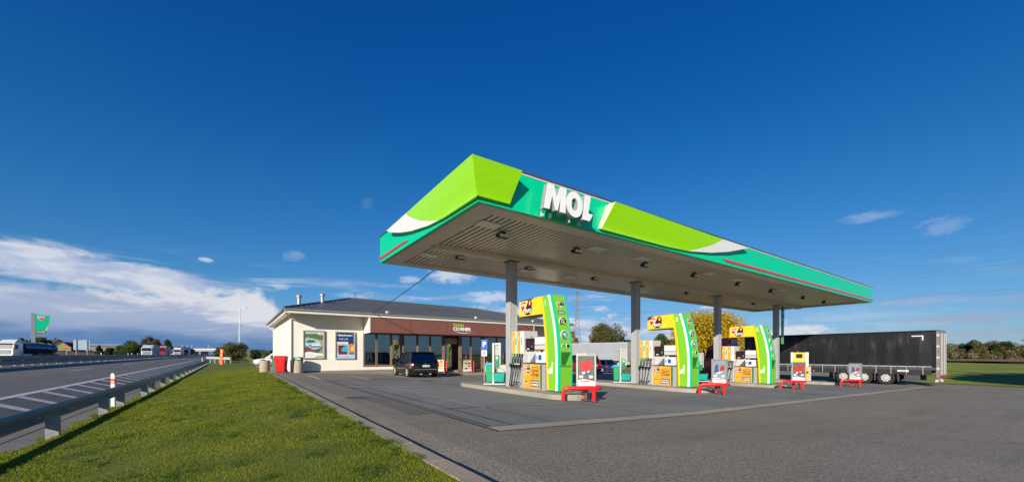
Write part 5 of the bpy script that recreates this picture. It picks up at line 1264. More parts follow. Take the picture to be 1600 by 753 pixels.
car('black car parked under the yellow tree behind the third pump', (42.6, 24.2, g(42)-.045), R(8), CARBLK, 4.6, 1.9, 1.75, plate='3AH 5524')
car('white car half hidden behind the left corner of the shop', (3.75, 49.8, .28), R(92), CARWHT, 4.4, 1.8, 1.45, kind='hatch', plate='1AK 9012')

# ------------------------------------------------------------------ lorries
def cab(t, paint, w_=2.5, h_=3.9, ln=2.2, y0=0.0, spoiler=True, z0=.45, lights=True):
    """tractor cab, front at +y"""
    w2 = w_/2
    MB().prism([(y0, z0), (y0+ln, z0), (y0+ln+.02, 1.2), (y0+ln-.02, 1.95), (y0+ln-.28, 3.0), (y0+ln-.6, 3.15), (y0, 3.2)], -w2, w2, 'x').build('cab', paint, t, bevel=.08, seg=3)
    if spoiler: MB().loft([[(-w2*.94, y0+.02, 3.17), (-w2*.94, y0+ln-.55, 3.12), (w2*.94, y0+ln-.55, 3.12), (w2*.94, y0+.02, 3.17)], [(-w2*.86, y0+.02, h_), (-w2*.80, y0+.9, h_-.08), (w2*.80, y0+.9, h_-.08), (w2*.86, y0+.02, h_)]]).build('roof_spoiler', paint, t, bevel=.08, seg=3)
    MB().add([(-w2*.9, y0+ln+.01, 1.98), (w2*.9, y0+ln+.01, 1.98), (w2*.86, y0+ln-.235, 2.85), (-w2*.86, y0+ln-.235, 2.85)], [(0, 1, 2, 3)]).build('windscreen', BLACK, t)
    for s_ in (-1, 1):
        MB().add([(s_*(w2+.006), y0+ln-1.15, 1.9), (s_*(w2+.006), y0+ln-.15, 1.95), (s_*(w2+.006), y0+ln-.36, 2.75), (s_*(w2+.006), y0+ln-1.15, 2.75)], [(0, 1, 2, 3)]).build('side_window', BLACK, t, fix=False)
        MB().box(min(s_*(w2+.08), s_*(w2+.28)), max(s_*(w2+.08), s_*(w2+.28)), y0+ln-.1, y0+ln+.02, 1.95, 2.75).build('mirror', BLACK, t, bevel=.03)
        MB().box(min(s_*(w2-.5), s_*(w2-.1)), max(s_*(w2-.5), s_*(w2-.1)), y0+ln+.05, y0+ln+.12, .72, .92).build('headlight', LAMPG, t)
    MB().box(-w2, w2, y0+ln-.3, y0+ln+.09, .35, .68).build('bumper', paint, t, bevel=.03)
    gr = MB().box(-w2*.7, w2*.7, y0+ln+.02, y0+ln+.06, 1.0, 1.75).build('grille', DGREY, t)
    for k in range(4): MB().box(-w2*.66, w2*.66, y0+ln+.062, y0+ln+.08, 1.06+k*.17, 1.12+k*.17).build('grille_bar', paint, gr)
    MB().box(-w2*.92, w2*.92, y0+ln-.05, y0+ln+.14, 2.88, 2.98).build('sun_visor', BLACK, t)
    MB().box(-.45, .45, y0-3.6, y0+.3, .65, .95).build('chassis', DGREY, t)
    for s_ in (-1, 1):
        for y in (y0+ln-1.35, y0-2.3): wheel(t, s_*(w2-.2), y, .50, .34, s_, rim=LGREY)
        MB().box(min(s_*(w2-.55), s_*w2), max(s_*(w2-.55), s_*w2), y0-1.5, y0-.3, .45, 1.05).build('fuel_tank', GREY, t, bevel=.05)
# black curtain trailer: rear at v=5.4
TZ = -.735
tr = thing('semi_trailer', 'long black curtain sided semi trailer parked at the right edge of the forecourt', 'trailer', (40.2, 5.4, TZ))
WT, LT = 2.5, 12.9
tarp = MB()
n_ = 40
# side curtain with slight folds: thin loft over the length
secs = []
for i in range(n_+1):
    y = .12+(LT-.2)*i/n_; w_ = .012*math.sin(i*2.1)+.010*math.sin(i*.77+1)
    secs.append([(0.0+w_, y, 1.42), (-.012+w_*1.6, y, 2.0), (0.0+w_*.8, y, 2.9), (.0, y, 3.86), (.05, y, 3.93), (WT-.05, y, 3.93), (WT, y, 3.86), (WT, y, 1.42)])
tarp.loft(secs).build('curtain', CURT, tr, smooth=True)
for k in range(9): MB().box(-.016, -.006, 1.3+k*1.4, 1.33+k*1.4, 1.45, 3.85).build('curtain_seam', mat('seam_black', (.012, .012, .014), .5, var=0), tr)
MB().box(-.02, WT+.02, 0, LT, 3.932, 3.97).build('roof', CURT, tr)
MB().box(-.03, .02, .35, LT-.1, 1.37, 1.418).build('side_rail', LGREY, tr)
MB().box(.0, WT, .12, LT-.08, 1.15, 1.365).build('load_floor', DGREY, tr)
sbm = mat('side_board_black', (.03, .03, .033), .45, var=.15)
MB().box(.0, .04, .35, LT-.1, .80, 1.148).build('side_board', sbm, tr)
for k in range(24): MB().box(-.034, -.031, .5+k*.52, .53+k*.52, 1.20, 1.62).build('strap', DGREY, tr)
for k in range(15): MB().box(-.02, -.002, .75+k*.84, .79+k*.84, .82, 1.365).build('side_post', GREY, tr)
rb = MB().box(-.03, WT+.03, -.02, .118, .62, 3.93).build('rear_frame', mat('rear_frame_grey', (.22, .20, .185), .55, var=.2, scale=3), tr)
for x0, x1 in ((.05, WT/2-.01), (WT/2+.01, WT-.05)): 
    dd = MB().box(x0, x1, -.05, -.022, .80, 3.80).build('rear_door', TDOOR, tr)
    for q in (.3, .85): MB().cyl((x0+q, -.075, .82), (x0+q, -.075, 3.78), .018, n=6).build('lock_bar', LGREY, dd)
for k in range(4): MB().box(-.045, .02, -.04, .10, 1.2+k*.78, 1.34+k*.78).build('hinge', LGREY, rb)
MB().box(.0, WT, -.06, -.021, .63, .74).build('bumper_board', RED, rb)
for x in (.15, WT-.35): MB().box(x, x+.2, -.10, -.052, .64, .74).build('tail_light', TAIL, rb)
mb = MB(); mb.box(.25, WT-.25, .1, .2, .30, .46); mb.box(.4, .5, .12, .2, .46, .8); mb.box(WT-.5, WT-.4, .12, .2, .46, .8); mb.build('underrun_bar', LGREY, tr)
MB().box(.9, 1.6, -.03, .0, .32, .44).build('number_plate', PRINTW, tr)
mb = MB(); mb.box(-.022, -.016, .75, 1.35, 3.55, 3.62); mb.box(-.022, -.016, .75, .82, 3.28, 3.55); mb.build('reflective_mark', PRINTW, tr)
lab = MB().box(-.026, -.02, 1.5, 2.1, 1.0, 1.12).build('maker_plate', PRINTW, tr); text('plate_text', 'TRAILER', .09, PRINTK, lab, (-.028, 1.8, 1.06), 'left', ext=.001)
MB().box(.55, WT-.55, .4, LT-1, .92, 1.148).build('chassis', BLACK, tr)
for k, yv in enumerate((2.75, 4.0, 5.28)):
    for s_, x in ((-1, .20), (1, WT-.20)): wheel(tr, x, yv, .50, .36, s_, rim=LGREY, rr=.55)
    MB().cyl((.3, yv, .5), (WT-.3, yv, .5), .07).build('axle', DGREY, tr)
for y in (2.08, 3.37, 4.64, 5.9): MB().prism([(y-.04, .28), (y+.02, .28), (y+.06, .95), (y-.02, .95)], .02, .4, 'x').build('mudguard', DGREY, tr)
MB().box(.03, .45, .95, 1.75, .38, .78).build('tool_box', DGREY, tr, bevel=.02)
MB().box(.02, .06, 6.2, 10.2, .45, .78).build('side_guard', mat('guard_grey', (.10, .105, .11), .5), tr)
MB().box(.08, .11, 10.3, 12.6, .35, .75).build('side_guard', DGREY, tr)
MB().box(WT-.06, WT-.02, 6.2, 12.6, .30, .80).build('side_guard', DGREY, tr)  # far guard, added to hide the sunlit grass behind the trailer
MB().box(.6, WT-.6, 6.3, 9.9, .42, .918).build('underbody_filler', sbm, tr)  # added dark box, fills the bright gap under the load floor
MB().box(WT-.45, WT-.03, .95, 2.2, .34, .80).build('tool_box', DGREY, tr)
MB().box(-.02, -.003, 7.2, 7.3, .86, .92).build('marker_lamp', ORANGE, tr)
for x in (.3, WT-.3): MB().box(x-.06, x+.06, 10.25, 10.4, .02, .9).build('support_leg', GREY, tr)
rt = thing('lorry_tractor', 'red lorry tractor with high roof coupled to the black trailer', 'lorry', (41.45, 5.4+LT+1.6, -.735))
cab(rt, TRED, ln=2.3, h_=3.95)
MB().box(-.5, .3, -.25, -.01, 3.35, 3.75).build('roof_sign', WHITE, rt)
# grey trailer with its cab in the rear yard
a_ = Vector((55.27, 57.72, 0)); b_ = Vector((57.62, 45.07, 0)); dr_ = (b_-a_); rz_ = math.atan2(-dr_.x, dr_.y)
gt = thing('semi_trailer', 'grey curtain sided semi trailer standing in the yard behind the pumps', 'trailer', (a_.x, a_.y, -.74), rz_)
MB().box(.0, 2.5, 0, 13.4, 1.1, 4.28).build('curtain', CURTG, gt, bevel=.03); MB().box(-.02, 2.52, -.02, 13.42, 4.283, 4.34).build('roof_edge', WHITE, gt)
for k in range(5): MB().box(2.501, 2.51, .6+k*3.0, .63+k*3.0, 1.15, 4.2).build('curtain_seam', GREY, gt)
MB().box(2.502, 2.53, .1, 13.3, 1.12, 1.22).build('side_rail', mat('rail_orange', (.5, .3, .12), .5), gt)
MB().box(.5, 2.0, .5, 12.5, .75, 1.09).build('chassis', DGREY, gt)
MB().box(2.3, 2.36, 4.2, 9.6, .45, 1.0).build('side_guard', LGREY, gt)
for yv in (1.8, 3.1, 4.4 - .0, 12.0):
    for s_, x in ((-1, .25), (1, 2.25)): wheel(gt, x, yv, .5, .34, s_, rim=LGREY)
gc = thing('lorry_tractor', 'white lorry tractor before the grey trailer, hidden behind the second column', 'lorry', tuple(a_+dr_.normalized()*14.0+Vector((math.cos(rz_)*1.25, math.sin(rz_)*1.25, -.74))), rz_)
cab(gc, CARWHT, ln=2.2, h_=3.9)

# ------------------------------------------------------------------ trees and shrubs
def leaves_mesh(name, cl, count, size, m, flat=.75):
    """cl: list of (centre, radii) clumps; leaves are small quads scattered in their outer shells"""
    cen = np.array([c for c, r in cl]); rad = np.array([r for c, r in cl]); vol = np.prod(rad, axis=1)**(2/3); pr_ = vol/vol.sum()
    k = rng.choice(len(cl), count, p=pr_); dv = rng.normal(size=(count, 3)); dv /= np.linalg.norm(dv, axis=1)[:, None]
    rr_ = np.power(rng.random(count), .40)[:, None]
    p = cen[k]+dv*rr_*rad[k]
    n = dv+rng.normal(size=(count, 3))*flat; n /= np.linalg.norm(n, axis=1)[:, None]
    a = np.cross(n, rng.normal(size=(count, 3))); a /= np.linalg.norm(a, axis=1)[:, None]+1e-9; b = np.cross(n, a)
    s_ = (size*rng.uniform(.6, 1.5, count))[:, None]
    V = np.stack([p-a*s_*.5, p+b*s_*.42, p+a*s_*.5, p-b*s_*.42], 1)
    me = bpy.data.meshes.new(name); me.vertices.add(4*count); me.vertices.foreach_set('co', V.reshape(-1))
    me.loops.add(4*count); me.loops.foreach_set('vertex_index', np.arange(4*count, dtype=np.int32))
    me.polygons.add(count); me.polygons.foreach_set('loop_start', np.arange(0, 4*count, 4, dtype=np.int32)); me.update(calc_edges=True)
    me.materials.append(m); return me
def tree(name, label, cat, loc, h, w_, m, count=9000, size=.22, trunk=.3, nclump=26, group=None, seed=1, shape='round', open_=1.0):
    rs = random.Random(seed); t = thing(name, label, cat, loc, 0, group)
    cl = []; zc0 = h*trunk
    for i in range(nclump):
        for _ in range(50):
            x, y, z = rs.uniform(-1, 1), rs.uniform(-1, 1), rs.uniform(-1, 1)
            if x*x+y*y+z*z < 1: break
        taper = 1.0
        if shape == 'cone': taper = 1.05-(z+1)/2*.75
        if shape == 'dome': z = abs(z)*1.0*2-1; taper = math.sqrt(max(0.08, 1-((z+1)/2)**2))
        r0 = (w_*.5)*rs.uniform(.24, .42)*open_
        px, py = x*w_*.38*taper, y*w_*.38*taper; pz = zc0+(h-zc0)*(.5+.42*z)
        r0 = min(r0, w_*.22+.1); cl.append(((px, py, min(pz, h-r0*.8)), (r0, r0, r0*rs.uniform(.65, .9))))
    ob = bpy.data.objects.new('crown', leaves_mesh('crown', cl, count, size, m)); C.objects.link(ob); ob.parent = t
    mb = MB(); r0 = max(.05, w_*.032)
    mb.tube([(0, 0, -.2), (rs.uniform(-.1, .1)*w_*.2, 0, h*.25), (rs.uniform(-.1, .1)*w_*.3, rs.uniform(-.1, .1)*w_*.3, h*.55), (0, 0, h*.82)], [r0*1.3, r0, r0*.7, r0*.25], 8)
    tk = mb.build('trunk', BARK, t, smooth=True)
    mb = MB()
    for c, r in cl[::3]:
        z0 = h*rs.uniform(.15, .4); mb.tube([(0, 0, z0), (c[0]*.5, c[1]*.5, (z0+c[2])*.5+.1), c], [r0*.45, r0*.3, r0*.1], 5)
    mb.build('limbs', BARK, t, smooth=True)
    return t
LF_G = leaf_mat('leaf_green', (.035, .065, .012), (.10, .14, .03)); LF_D = leaf_mat('leaf_dark', (.018, .036, .012), (.05, .075, .02)); LF_Y = leaf_mat('leaf_autumn', (.26, .20, .012), (.72, .48, .025))
LF_O = leaf_mat('leaf_orange', (.20, .10, .015), (.42, .22, .03)); LF_B = leaf_mat('leaf_brown', (.09, .055, .02), (.17, .11, .04)); LF_OL = leaf_mat('leaf_olive', (.07, .07, .018), (.16, .15, .045)); LF_S = leaf_mat('leaf_silver', (.12, .12, .07), (.26, .24, .15))
def ground_tree(name, label, cat, px, ytop, Y, wpx, m, zbase=-.3, **kw):
    u, v, z = at(px, ytop, Y); return tree(name, label, cat, (u, v, zbase), z-zbase, wpx/F*Y, m, **kw)
ground_tree('autumn_tree', 'broad yellow autumn tree behind the third and fifth pumps', 'tree', 1106, 483, 58, 122, LF_Y, -.75, count=34000, size=.20, trunk=.12, nclump=70, seed=3)
ground_tree('tree', 'dark green tree left of the yellow autumn tree', 'tree', 1040, 519, 66, 46, LF_G, -.7, count=9000, size=.20, trunk=.1, nclump=26, seed=5)
ground_tree('tree', 'feathery green tree behind the grey trailer', 'tree', 946, 503, 92, 62, LF_OL, -.5, count=12000, size=.24, trunk=.25, nclump=34, seed=8)
ground_tree('tree', 'low green tree right of the feathery tree behind the grey trailer', 'tree', 972, 520, 96, 34, LF_G, -.5, count=5000, size=.26, trunk=.2, nclump=16, seed=9)
ground_tree('tree', 'small orange tree left of the grey trailer, below the pylon', 'tree', 896, 514, 100, 20, LF_O, -.5, count=4000, size=.28, trunk=.2, nclump=14, seed=11)
ground_tree('roadside_bush', 'rounded bronze green bush beside the end of the verge, below the lamp posts', 'bush', 368, 533, 74, 40, LF_OL, .1, count=16000, size=.13, trunk=.0, nclump=40, seed=13)
ground_tree('roadside_bush', 'lower green bush left of the bronze bush at the motorway edge', 'bush', 345, 541, 80, 20, LF_G, .0, count=7000, size=.15, trunk=.0, nclump=20, seed=14)
ground_tree('bush', 'low bush beyond the yard left of the shop', 'bush', 398, 547, 120, 24, LF_D, .2, count=3000, size=.3, trunk=.0, nclump=12, seed=15)
ground_tree('bush', 'olive bush left of the white car', 'bush', 416, 549, 90, 22, LF_OL, .2, count=3000, size=.25, trunk=.0, nclump=12, seed=16)
i_ = 20
for (px, yt, Y, wp_, m_, lb, shp) in ((189, 536, 150, 22, LF_G, 'green roadside shrub left of the white lorry', 'dome'), (207, 531, 150, 32, LF_G, 'tall green roadside shrub just left of the white lorry', 'dome'), (222, 535, 155, 18, LF_D, 'dark shrub touching the white lorry', 'dome'),
    (233, 525, 200, 26, LF_B, 'bare brown crowned tree above the white lorry', 'round'), (262, 530, 240, 16, LF_D, 'dark pine between the red and the second white lorry', 'cone'), (283, 541, 260, 20, LF_O, 'low autumn tree above the second white lorry', 'round'), (293, 543, 300, 16, LF_D, 'dark tree left of the overpass', 'round'),
    (32, 524, 130, 15, LF_OL, 'autumn tree above the tanker lorry', 'round'), (62, 525, 180, 22, LF_G, 'green tree right of the totem sign pole', 'round'), (72, 527, 185, 13, LF_OL, 'olive tree left of the yellow house', 'round'), (80, 531, 190, 6, LF_O, 'orange tree touching the yellow house', 'round'), (50, 528, 170, 14, LF_OL, 'olive tree behind the totem sign pole', 'round'), (155, 538, 180, 10, LF_D, 'dark bush before the grey hall', 'dome'), (172, 541, 175, 14, LF_D, 'low dark bush at the right end of the grey hall', 'dome'),
    (44, 543, 78, 9, LF_G, 'small shrub left of the totem sign base', 'dome'), (56, 545, 76, 7, LF_OL, 'small shrub at the totem sign base', 'dome')):
    i_ += 1; ground_tree('tree' if shp != 'dome' else 'shrub', lb, 'tree' if shp != 'dome' else 'shrub', px, yt, Y, wp_*1.15, m_, 1.0 if Y > 100 else .5, count=5200, size=.0024*Y, trunk=.1 if shp != 'dome' else 0, nclump=30, seed=i_, shape=shp)
ORD = 'first second third fourth fifth sixth seventh eighth ninth tenth eleventh twelfth thirteenth fourteenth fifteenth sixteenth seventeenth eighteenth nineteenth twentieth twenty-first twenty-second twenty-third twenty-fourth twenty-fifth twenty-sixth'.split()
# hedge row beyond the right field: each clump of bushes a thing
for k in range(18):
    px = 1490+k*10+random.uniform(-3, 3); Y = 150+random.uniform(-12, 25)
    yt = 536-8*math.exp(-((px-1530)/22)**2)-6*math.exp(-((px-1570)/18)**2)+random.uniform(-1.5, 3)+max(0, (px-1590)*.12)
    m_ = random.choice([LF_D, LF_D, LF_G, LF_OL, LF_B, LF_S])
    ground_tree('field_tree', ['dark green', 'bottle green', 'mid green', 'olive', 'brown', 'silvery'][[LF_D, LF_D, LF_G, LF_OL, LF_B, LF_S].index(m_)]+' tree beyond the right field, '+ORD[k]+' of the row counted from the black trailer', 'tree', px, yt, Y, random.uniform(26, 40), m_, -.7, count=4200, size=.40, trunk=0, nclump=24, seed=60+k, shape='dome', group='trees beyond the right field')
for k in range(18):
    px = 1486+k*10+random.uniform(-4, 4); ground_tree('field_shrub', ('silver grey', 'ochre', 'brown')[k % 3]+' shrub below the right tree row, '+ORD[k]+' counted from the black trailer', 'shrub', px, 541+random.uniform(-2, 3), 138, 20, (LF_S, LF_OL, LF_B)[k % 3], -.7, count=1800, size=.34, trunk=0, nclump=14, seed=100+k, shape='dome', group='shrubs at the foot of the tree row')
# far woods along the horizon, one mass each
def woods(name, label, u0, v0, u1, v1, h, m, n, size):
    cl = []
    for k in range(60):
        t_ = random.random(); cl.append(((u0+(u1-u0)*t_+random.uniform(-8, 8), v0+(v1-v0)*t_+random.uniform(-8, 8), h*random.uniform(.25, .55)), (h*random.uniform(.7, 1.6), h*random.uniform(.7, 1.6), h*random.uniform(.35, .5))))
    ob = bpy.data.objects.new(name, leaves_mesh(name, cl, n, size, m)); C.objects.link(ob); tag(ob, label, 'woods', kind='stuff')
p, q = at(380, 550, 420), at(640, 550, 420); woods('far_woods', 'dark far off wood on the horizon behind the shop', p[0], p[1], q[0], q[1], 7, LF_D, 9000, 1.4)
p, q = at(860, 550, 420), at(1500, 550, 420); woods('far_woods', 'dark far off wood on the horizon behind the forecourt', p[0], p[1], q[0], q[1], 7, LF_D, 16000, 1.5)
p, q = at(-400, 546, 420), at(230, 546, 420); woods('far_woods', 'dark far off wood on the horizon beyond the motorway', p[0], p[1], q[0], q[1], 9, LF_D, 12000, 1.5)

# ------------------------------------------------------------------ guardrails
def wbeam(L_, up=.31):
    """W section beam along +y, front bulge towards +x"""
    pr2 = [(0, 0), (.03, .03), (.075, .05), (.075, .10), (.03, .13), (.03, .18), (.075, .21), (.075, .26), (.03, .28), (0, .31)]; pr2 = [(x, z*1.18-.02) for x, z in pr2]
    pts = pr2+[(x-.008, z) for x, z in reversed(pr2)]
    mb = MB(); mb.prism([(x, z) for x, z in pts], 0, L_, 'y'); return mb
def path_v(u0, v): return (u0+drift(v), v)
POSTM = mat('post_zinc', (.30, .30, .28), .6, metal=.1, var=.15, scale=5)
gr = thing('guardrail', 'steel guardrail on square posts between the motorway and the grass verge', 'guardrail', (-3.55, 8, 0))
bm0 = None
v = -2.0
while v < 100:
    u_a, u_b = -3.62+drift(v), -3.62+drift(v+4.0)
    z_ = g(-3.6+drift(v), v)+.44
    if bm0 is None: bm0 = wbeam(3.99).build('rail_beam', RAILM, gr, loc=(u_a+3.55, v-8, z_))
    else: rep(bm0, 'rail_beam', (u_a+3.55, v-8, z_), gr, -math.atan2(u_b-u_a, 4.0))
    v += 4.0
po0 = None
for v in (4.7, 9.0, 13.2, 17.4, 19.6, 24.1, 26.2, 30.5, 34.8, 39.2, 43.4, 47.6, 51.8, 56, 60, 64, 68, 72, 76, 80, 84, 88, 92, 96, 100):
    loc = (-3.40+drift(v)+3.55, v-8, g(-3.4+drift(v), v)-.1)
    if po0 is None:
        mb = MB(); mb.prism([(-.06, -.06), (.15, -.06), (.15, .06), (.135, .06), (.135, -.045), (-.045, -.045), (-.045, .06), (-.06, .06)], 0, .68, 'z'); po0 = mb.build('post', POSTM, gr, loc=loc)
    else: rep(po0, 'post', loc, gr)
mb = MB()
for k in range(24):
    v = -1.0+k*2.0; z_ = g(-3.6+drift(v), v)+.44
    mb.cyl((-3.535+drift(v)+3.55, v-8, z_+.155), (-3.50+drift(v)+3.55, v-8, z_+.155), .018, n=6)
tag(mb.build('bolt', LGREY, gr), kind='stuff')
md = thing('guardrail', 'double guardrail along the median of the motorway', 'guardrail', (-14, 20, .5))
bm1 = po1 = None; v = 10.0
while v < 330:
    u_a, u_b = -13.95+drift(v), -13.95+drift(v+4)
    for zz in (.60, .22):
        loc = (u_a+14, v-20, zz)
        if bm1 is None: bm1 = wbeam(3.99).build('rail_beam', RAILM, md, loc=loc)
        else: rep(bm1, 'rail_beam', loc, md, -math.atan2(u_b-u_a, 4.0))
    loc = (u_a+13.93, v-20, 0)
    if po1 is None: po1 = MB().box(-.06, .06, -.05, .05, -.1, .92).build('post', STEEL, md, loc=loc)
    else: rep(po1, 'post', loc, md)
    v += 4.0
md2 = thing('guardrail', 'farther guardrail on the opposite side of the median', 'guardrail', (-15.6, 20, .5))
bm2 = po2 = None; v = 10.0
while v < 250:
    u_a, u_b = -15.6+drift(v), -15.6+drift(v+4)
    loc = (u_a+15.6, v-20, .44)
    if bm2 is None: bm2 = wbeam(3.99).build('rail_beam', RAILM, md2, loc=loc); po2 = MB().box(-.06, .06, -.05, .05, -.1, .76).build('post', STEEL, md2, loc=loc)
    else: rep(bm2, 'rail_beam', loc, md2, -math.atan2(u_b-u_a, 4.0)); rep(po2, 'post', (loc[0], loc[1], 0), md2)
    v += 4.0
pal = mat('pale_zinc', (.55, .56, .54), .5, metal=.1, var=.08)
ga, gb = Vector((-.55, 71.5, g(-.5, 71))), Vector((-4.2, 90.0, g(-4.2, 90)))
sgr = thing('guardrail', 'short pale guardrail end beside the orange marker post', 'guardrail', ga, math.atan2(-(gb.x-ga.x), gb.y-ga.y))
wb_ = wbeam((gb-ga).length).build('rail_beam', pal, sgr, loc=(-.12, 0, .62))
for k in range(5): MB().box(-.06, .06, -.05, .05, -.4, 1.0).build('post', pal, sgr, loc=(.02, .1+k*3.9, 0))
def delineator(u, v, label, z0=None):
    t = thing('reflector_post', label, 'reflector post', (u, v, g(u, v) if z0 is None else z0), R(-10))
    MB().prism([(-.055, 0), (.055, 0), (.055, 1.22), (.0, 1.28), (-.055, 1.24)], -.04, .04).build('post', WHITE, t)
    MB().box(-.057, .057, -.045, .045, .88, 1.06).build('reflector', mat('reflector_orange', (.8, .12, .02), .4, var=0), t)
    MB().box(-.04, .04, -.047, -.0455, .92, .965).build('reflector_line', PRINTW, t)
delineator(-3.78, 20.9, 'white reflector post with orange band standing behind the near guardrail')
delineator(-4.3+drift(100), 100, 'small white reflector post where the near guardrail ends')
for k, px in enumerate((200, 206, 158, 215)):
    p = at(px, 556, (100, 100, 70, 120)[k]); delineator(p[0], p[1], ('white reflector post left of the white lorry, beyond the median', 'white reflector post directly beside the white lorry, beyond the median', 'lone white reflector post right of the blank sign board, beyond the median', 'farthest white reflector post under the green shrubs, beyond the median')[k], .55)
t = thing('marker_post', 'tall flat orange marker post with white marks at the end of the verge', 'marker post', (-1.55, 68, g(-1.5, 68)), R(-25))
MB().box(-.16, .16, -.03, .03, 0, 2.25).build('post', mat('marker_orange', (.85, .10, .015), .5, var=.03), t, bevel=.01)
for z in (1.3, 1.75): MB().box(-.07, .07, -.034, -.031, z, z+.16).build('print', PRINTW, t)

# ------------------------------------------------------------------ beyond the motorway
p = at(52, 489, 80); zt = p[2]-.5
tt = thing('totem_sign', 'tall grey pole sign with green filling station board beyond the motorway', 'sign', (p[0], p[1], .5), R(10))
MB().box(-.27, .27, -.2, .2, 0, zt).build('pole', STEEL, tt)
zb2 = zt-.35; K = .70
mb = MB(); mb.prism([(x*K, z) for x, z in [(.32, zb2-3.25), (2.55, zb2-3.25), (2.95, zb2-2.2), (3.15, zb2-1.0), (3.1, zb2-.15), (3.0, zb2), (.32, zb2+.15)]], -.18, .18); bd2 = mb.build('board', TEAL, tt)
MB().prism([(x*K, z) for x, z in [(.32, zb2-3.75), (2.3, zb2-3.75), (2.55, zb2-3.26), (.32, zb2-3.26)]], -.17, .17).build('brown_footer', BROWN, bd2)
text('sign_letter', 'CORNER', .32, PRINTW, bd2, (1.35*K, -.19, zb2-3.5), bold=.01)
MB().prism([(x*K, z) for x, z in [(2.56, zb2-3.2), (2.72, zb2-3.0), (3.05, zb2-1.9), (3.2, zb2-.9), (3.15, zb2-.3), (3.0, zb2-1.4), (2.85, zb2-2.2)]], -.20, -.185).build('swoosh', LIMEP, bd2)
MB().prism([(x*K, z) for x, z in [(2.3, zb2-3.2), (2.5, zb2-3.2), (2.95, zb2-2.1), (2.9, zb2-2.0)]], -.20, -.185).build('swoosh', PRINTW, bd2)
MB().prism([(x*K, z) for x, z in [(.75, zb2-.2), (2.35, zb2-.2), (2.3, zb2-.6), (1.5, zb2-1.15), (.95, zb2-.8)]], -.21, -.185).build('logo_rim', PRINTW, bd2)
MB().prism([(x*K, z) for x, z in [(.9, zb2-.27), (2.25, zb2-.27), (2.2, zb2-.58), (1.5, zb2-1.02), (1.02, zb2-.75)]], -.225, -.211).build('logo_shield', REDP, bd2)
text('logo_word', 'MOL', .40, PRINTW, bd2, (1.58*K, -.235, zb2-.52), bold=.015)
p = at(127.5, 531, 80); t = thing('blank_sign_board', 'large road sign seen from its plain pale back, on two posts', 'road sign', (p[0], p[1], .5), R(8))
zt = p[2]-.5
MB().box(-1.12, 1.12, -.03, .03, zt-2.0, zt).build('board', mat('sign_back', (.50, .60, .68), .4, var=.05), t)
for x in (-.72, .76): MB().box(x-.07, x+.07, -.12, -.031, 0, zt+.05).build('post', STEEL, t)
for z in (.3, 1.0, 1.7): MB().box(-1.1, 1.1, -.06, -.031, zt-2+z, zt-1.94+z).build('back_rail', LGREY, t)
p = at(104, 542, 70); t = thing('no_entry_sign', 'round red no entry sign with white bar on a post', 'road sign', (p[0], p[1], .5), R(6))
MB().cyl((0, .04, 0), (0, .04, p[2]-.5), .04).build('post', STEEL, t); dq = MB().cyl((0, 0, p[2]-.5), (0, -.02, p[2]-.5), .30, n=24).build('plate', REDP, t); MB().box(-.22, .22, -.03, -.021, p[2]-.56, p[2]-.44).build('bar', PRINTW, dq)
# tanker lorry facing the camera side
p = at(22, 553, 74); rz = math.atan2(-(-FX*.25-FY*.97), (-FY*.25*0+0) or 1)
c0 = Vector((p[0], p[1], .55))
e1 = Vector(at(86, 553, 84)); dirr = (Vector((e1.x, e1.y, 0))-Vector((c0.x, c0.y, 0))).normalized()     # tail direction
rzt = math.atan2(dirr.x, -dirr.y)       # local -y points along the tail
tk = thing('tanker_lorry', 'white cabbed tanker lorry with dark blue tank on the far side of the motorway', 'tanker lorry', c0, rzt)
cab(tk, CARWHT, ln=2.3, h_=3.75)
for s_ in (-1, 1): MB().box(min(s_*1.0, s_*1.26), max(s_*1.0, s_*1.26), -2.2, -.05, .4, 1.0).build('side_skirt', CARWHT, tk)
tankm = mat('tank_blue', (.02, .06, .16), .22, metal=.6, var=.1)
mb = MB(); secs = []
for (y, r_, zc_) in ((-.9, .9, 2.25), (-1.0, 1.12, 2.25), (-6, 1.12, 2.15), (-9.6, 1.05, 2.05), (-9.75, .8, 2.05)): secs.append([(1.15/1.12*r_*math.cos(2*PI*k/20), y, zc_+r_*math.sin(2*PI*k/20)) for k in range(20)])
mb.loft(secs); mb.build('tank', tankm, tk, smooth=True)
for y in (-2.8, -4.6, -6.4, -8.2): MB().cyl((0, y, 2.14), (0, y-.05, 2.14), 1.17, n=24).build('tank_ring', DGREY, tk)
MB().box(-.5, .5, -9.6, -.5, .8, 1.15).build('chassis', DGREY, tk)
for y in (-6.5, -7.8, -9.1):
    for s_ in (-1, 1): wheel(tk, s_*1.05, y, .5, .34, s_, rim=LGREY)
# lorries coming up the opposite carriageway
def far_lorry(px, ytop, zh, paint, label, boxm):
    Y = F*(zh-EYE)/(HZ-ytop); p = at(px, ytop, Y); t = thing('lorry', label, 'lorry', (p[0], p[1], .52), R(180), 'lorries on the opposite carriageway')
    cab(t, paint, ln=2.2, h_=3.6)
    MB().box(-1.25, 1.25, -13.6, -.5, 1.0, 3.95).build('box_body', boxm, t)
    for y in (-9.5, -10.8, -12.1):
        for s_ in (-1, 1): wheel(t, s_*1.05, y, .5, .34, s_, rim=LGREY)
far_lorry(231, 538.5, 4.45, CARWHT, 'white lorry leading the row on the opposite carriageway', CURTG)
far_lorry(252, 540.5, 4.4, TRED, 'red lorry second in the row on the opposite carriageway', CURTG)
far_lorry(277, 543.2, 4.4, CARWHT, 'second white lorry, third in the row on the opposite carriageway', WHITE)
far_lorry(290, 545.5, 4.2, CARBLU, 'blue lorry farthest in the row on the opposite carriageway', BLUEP)
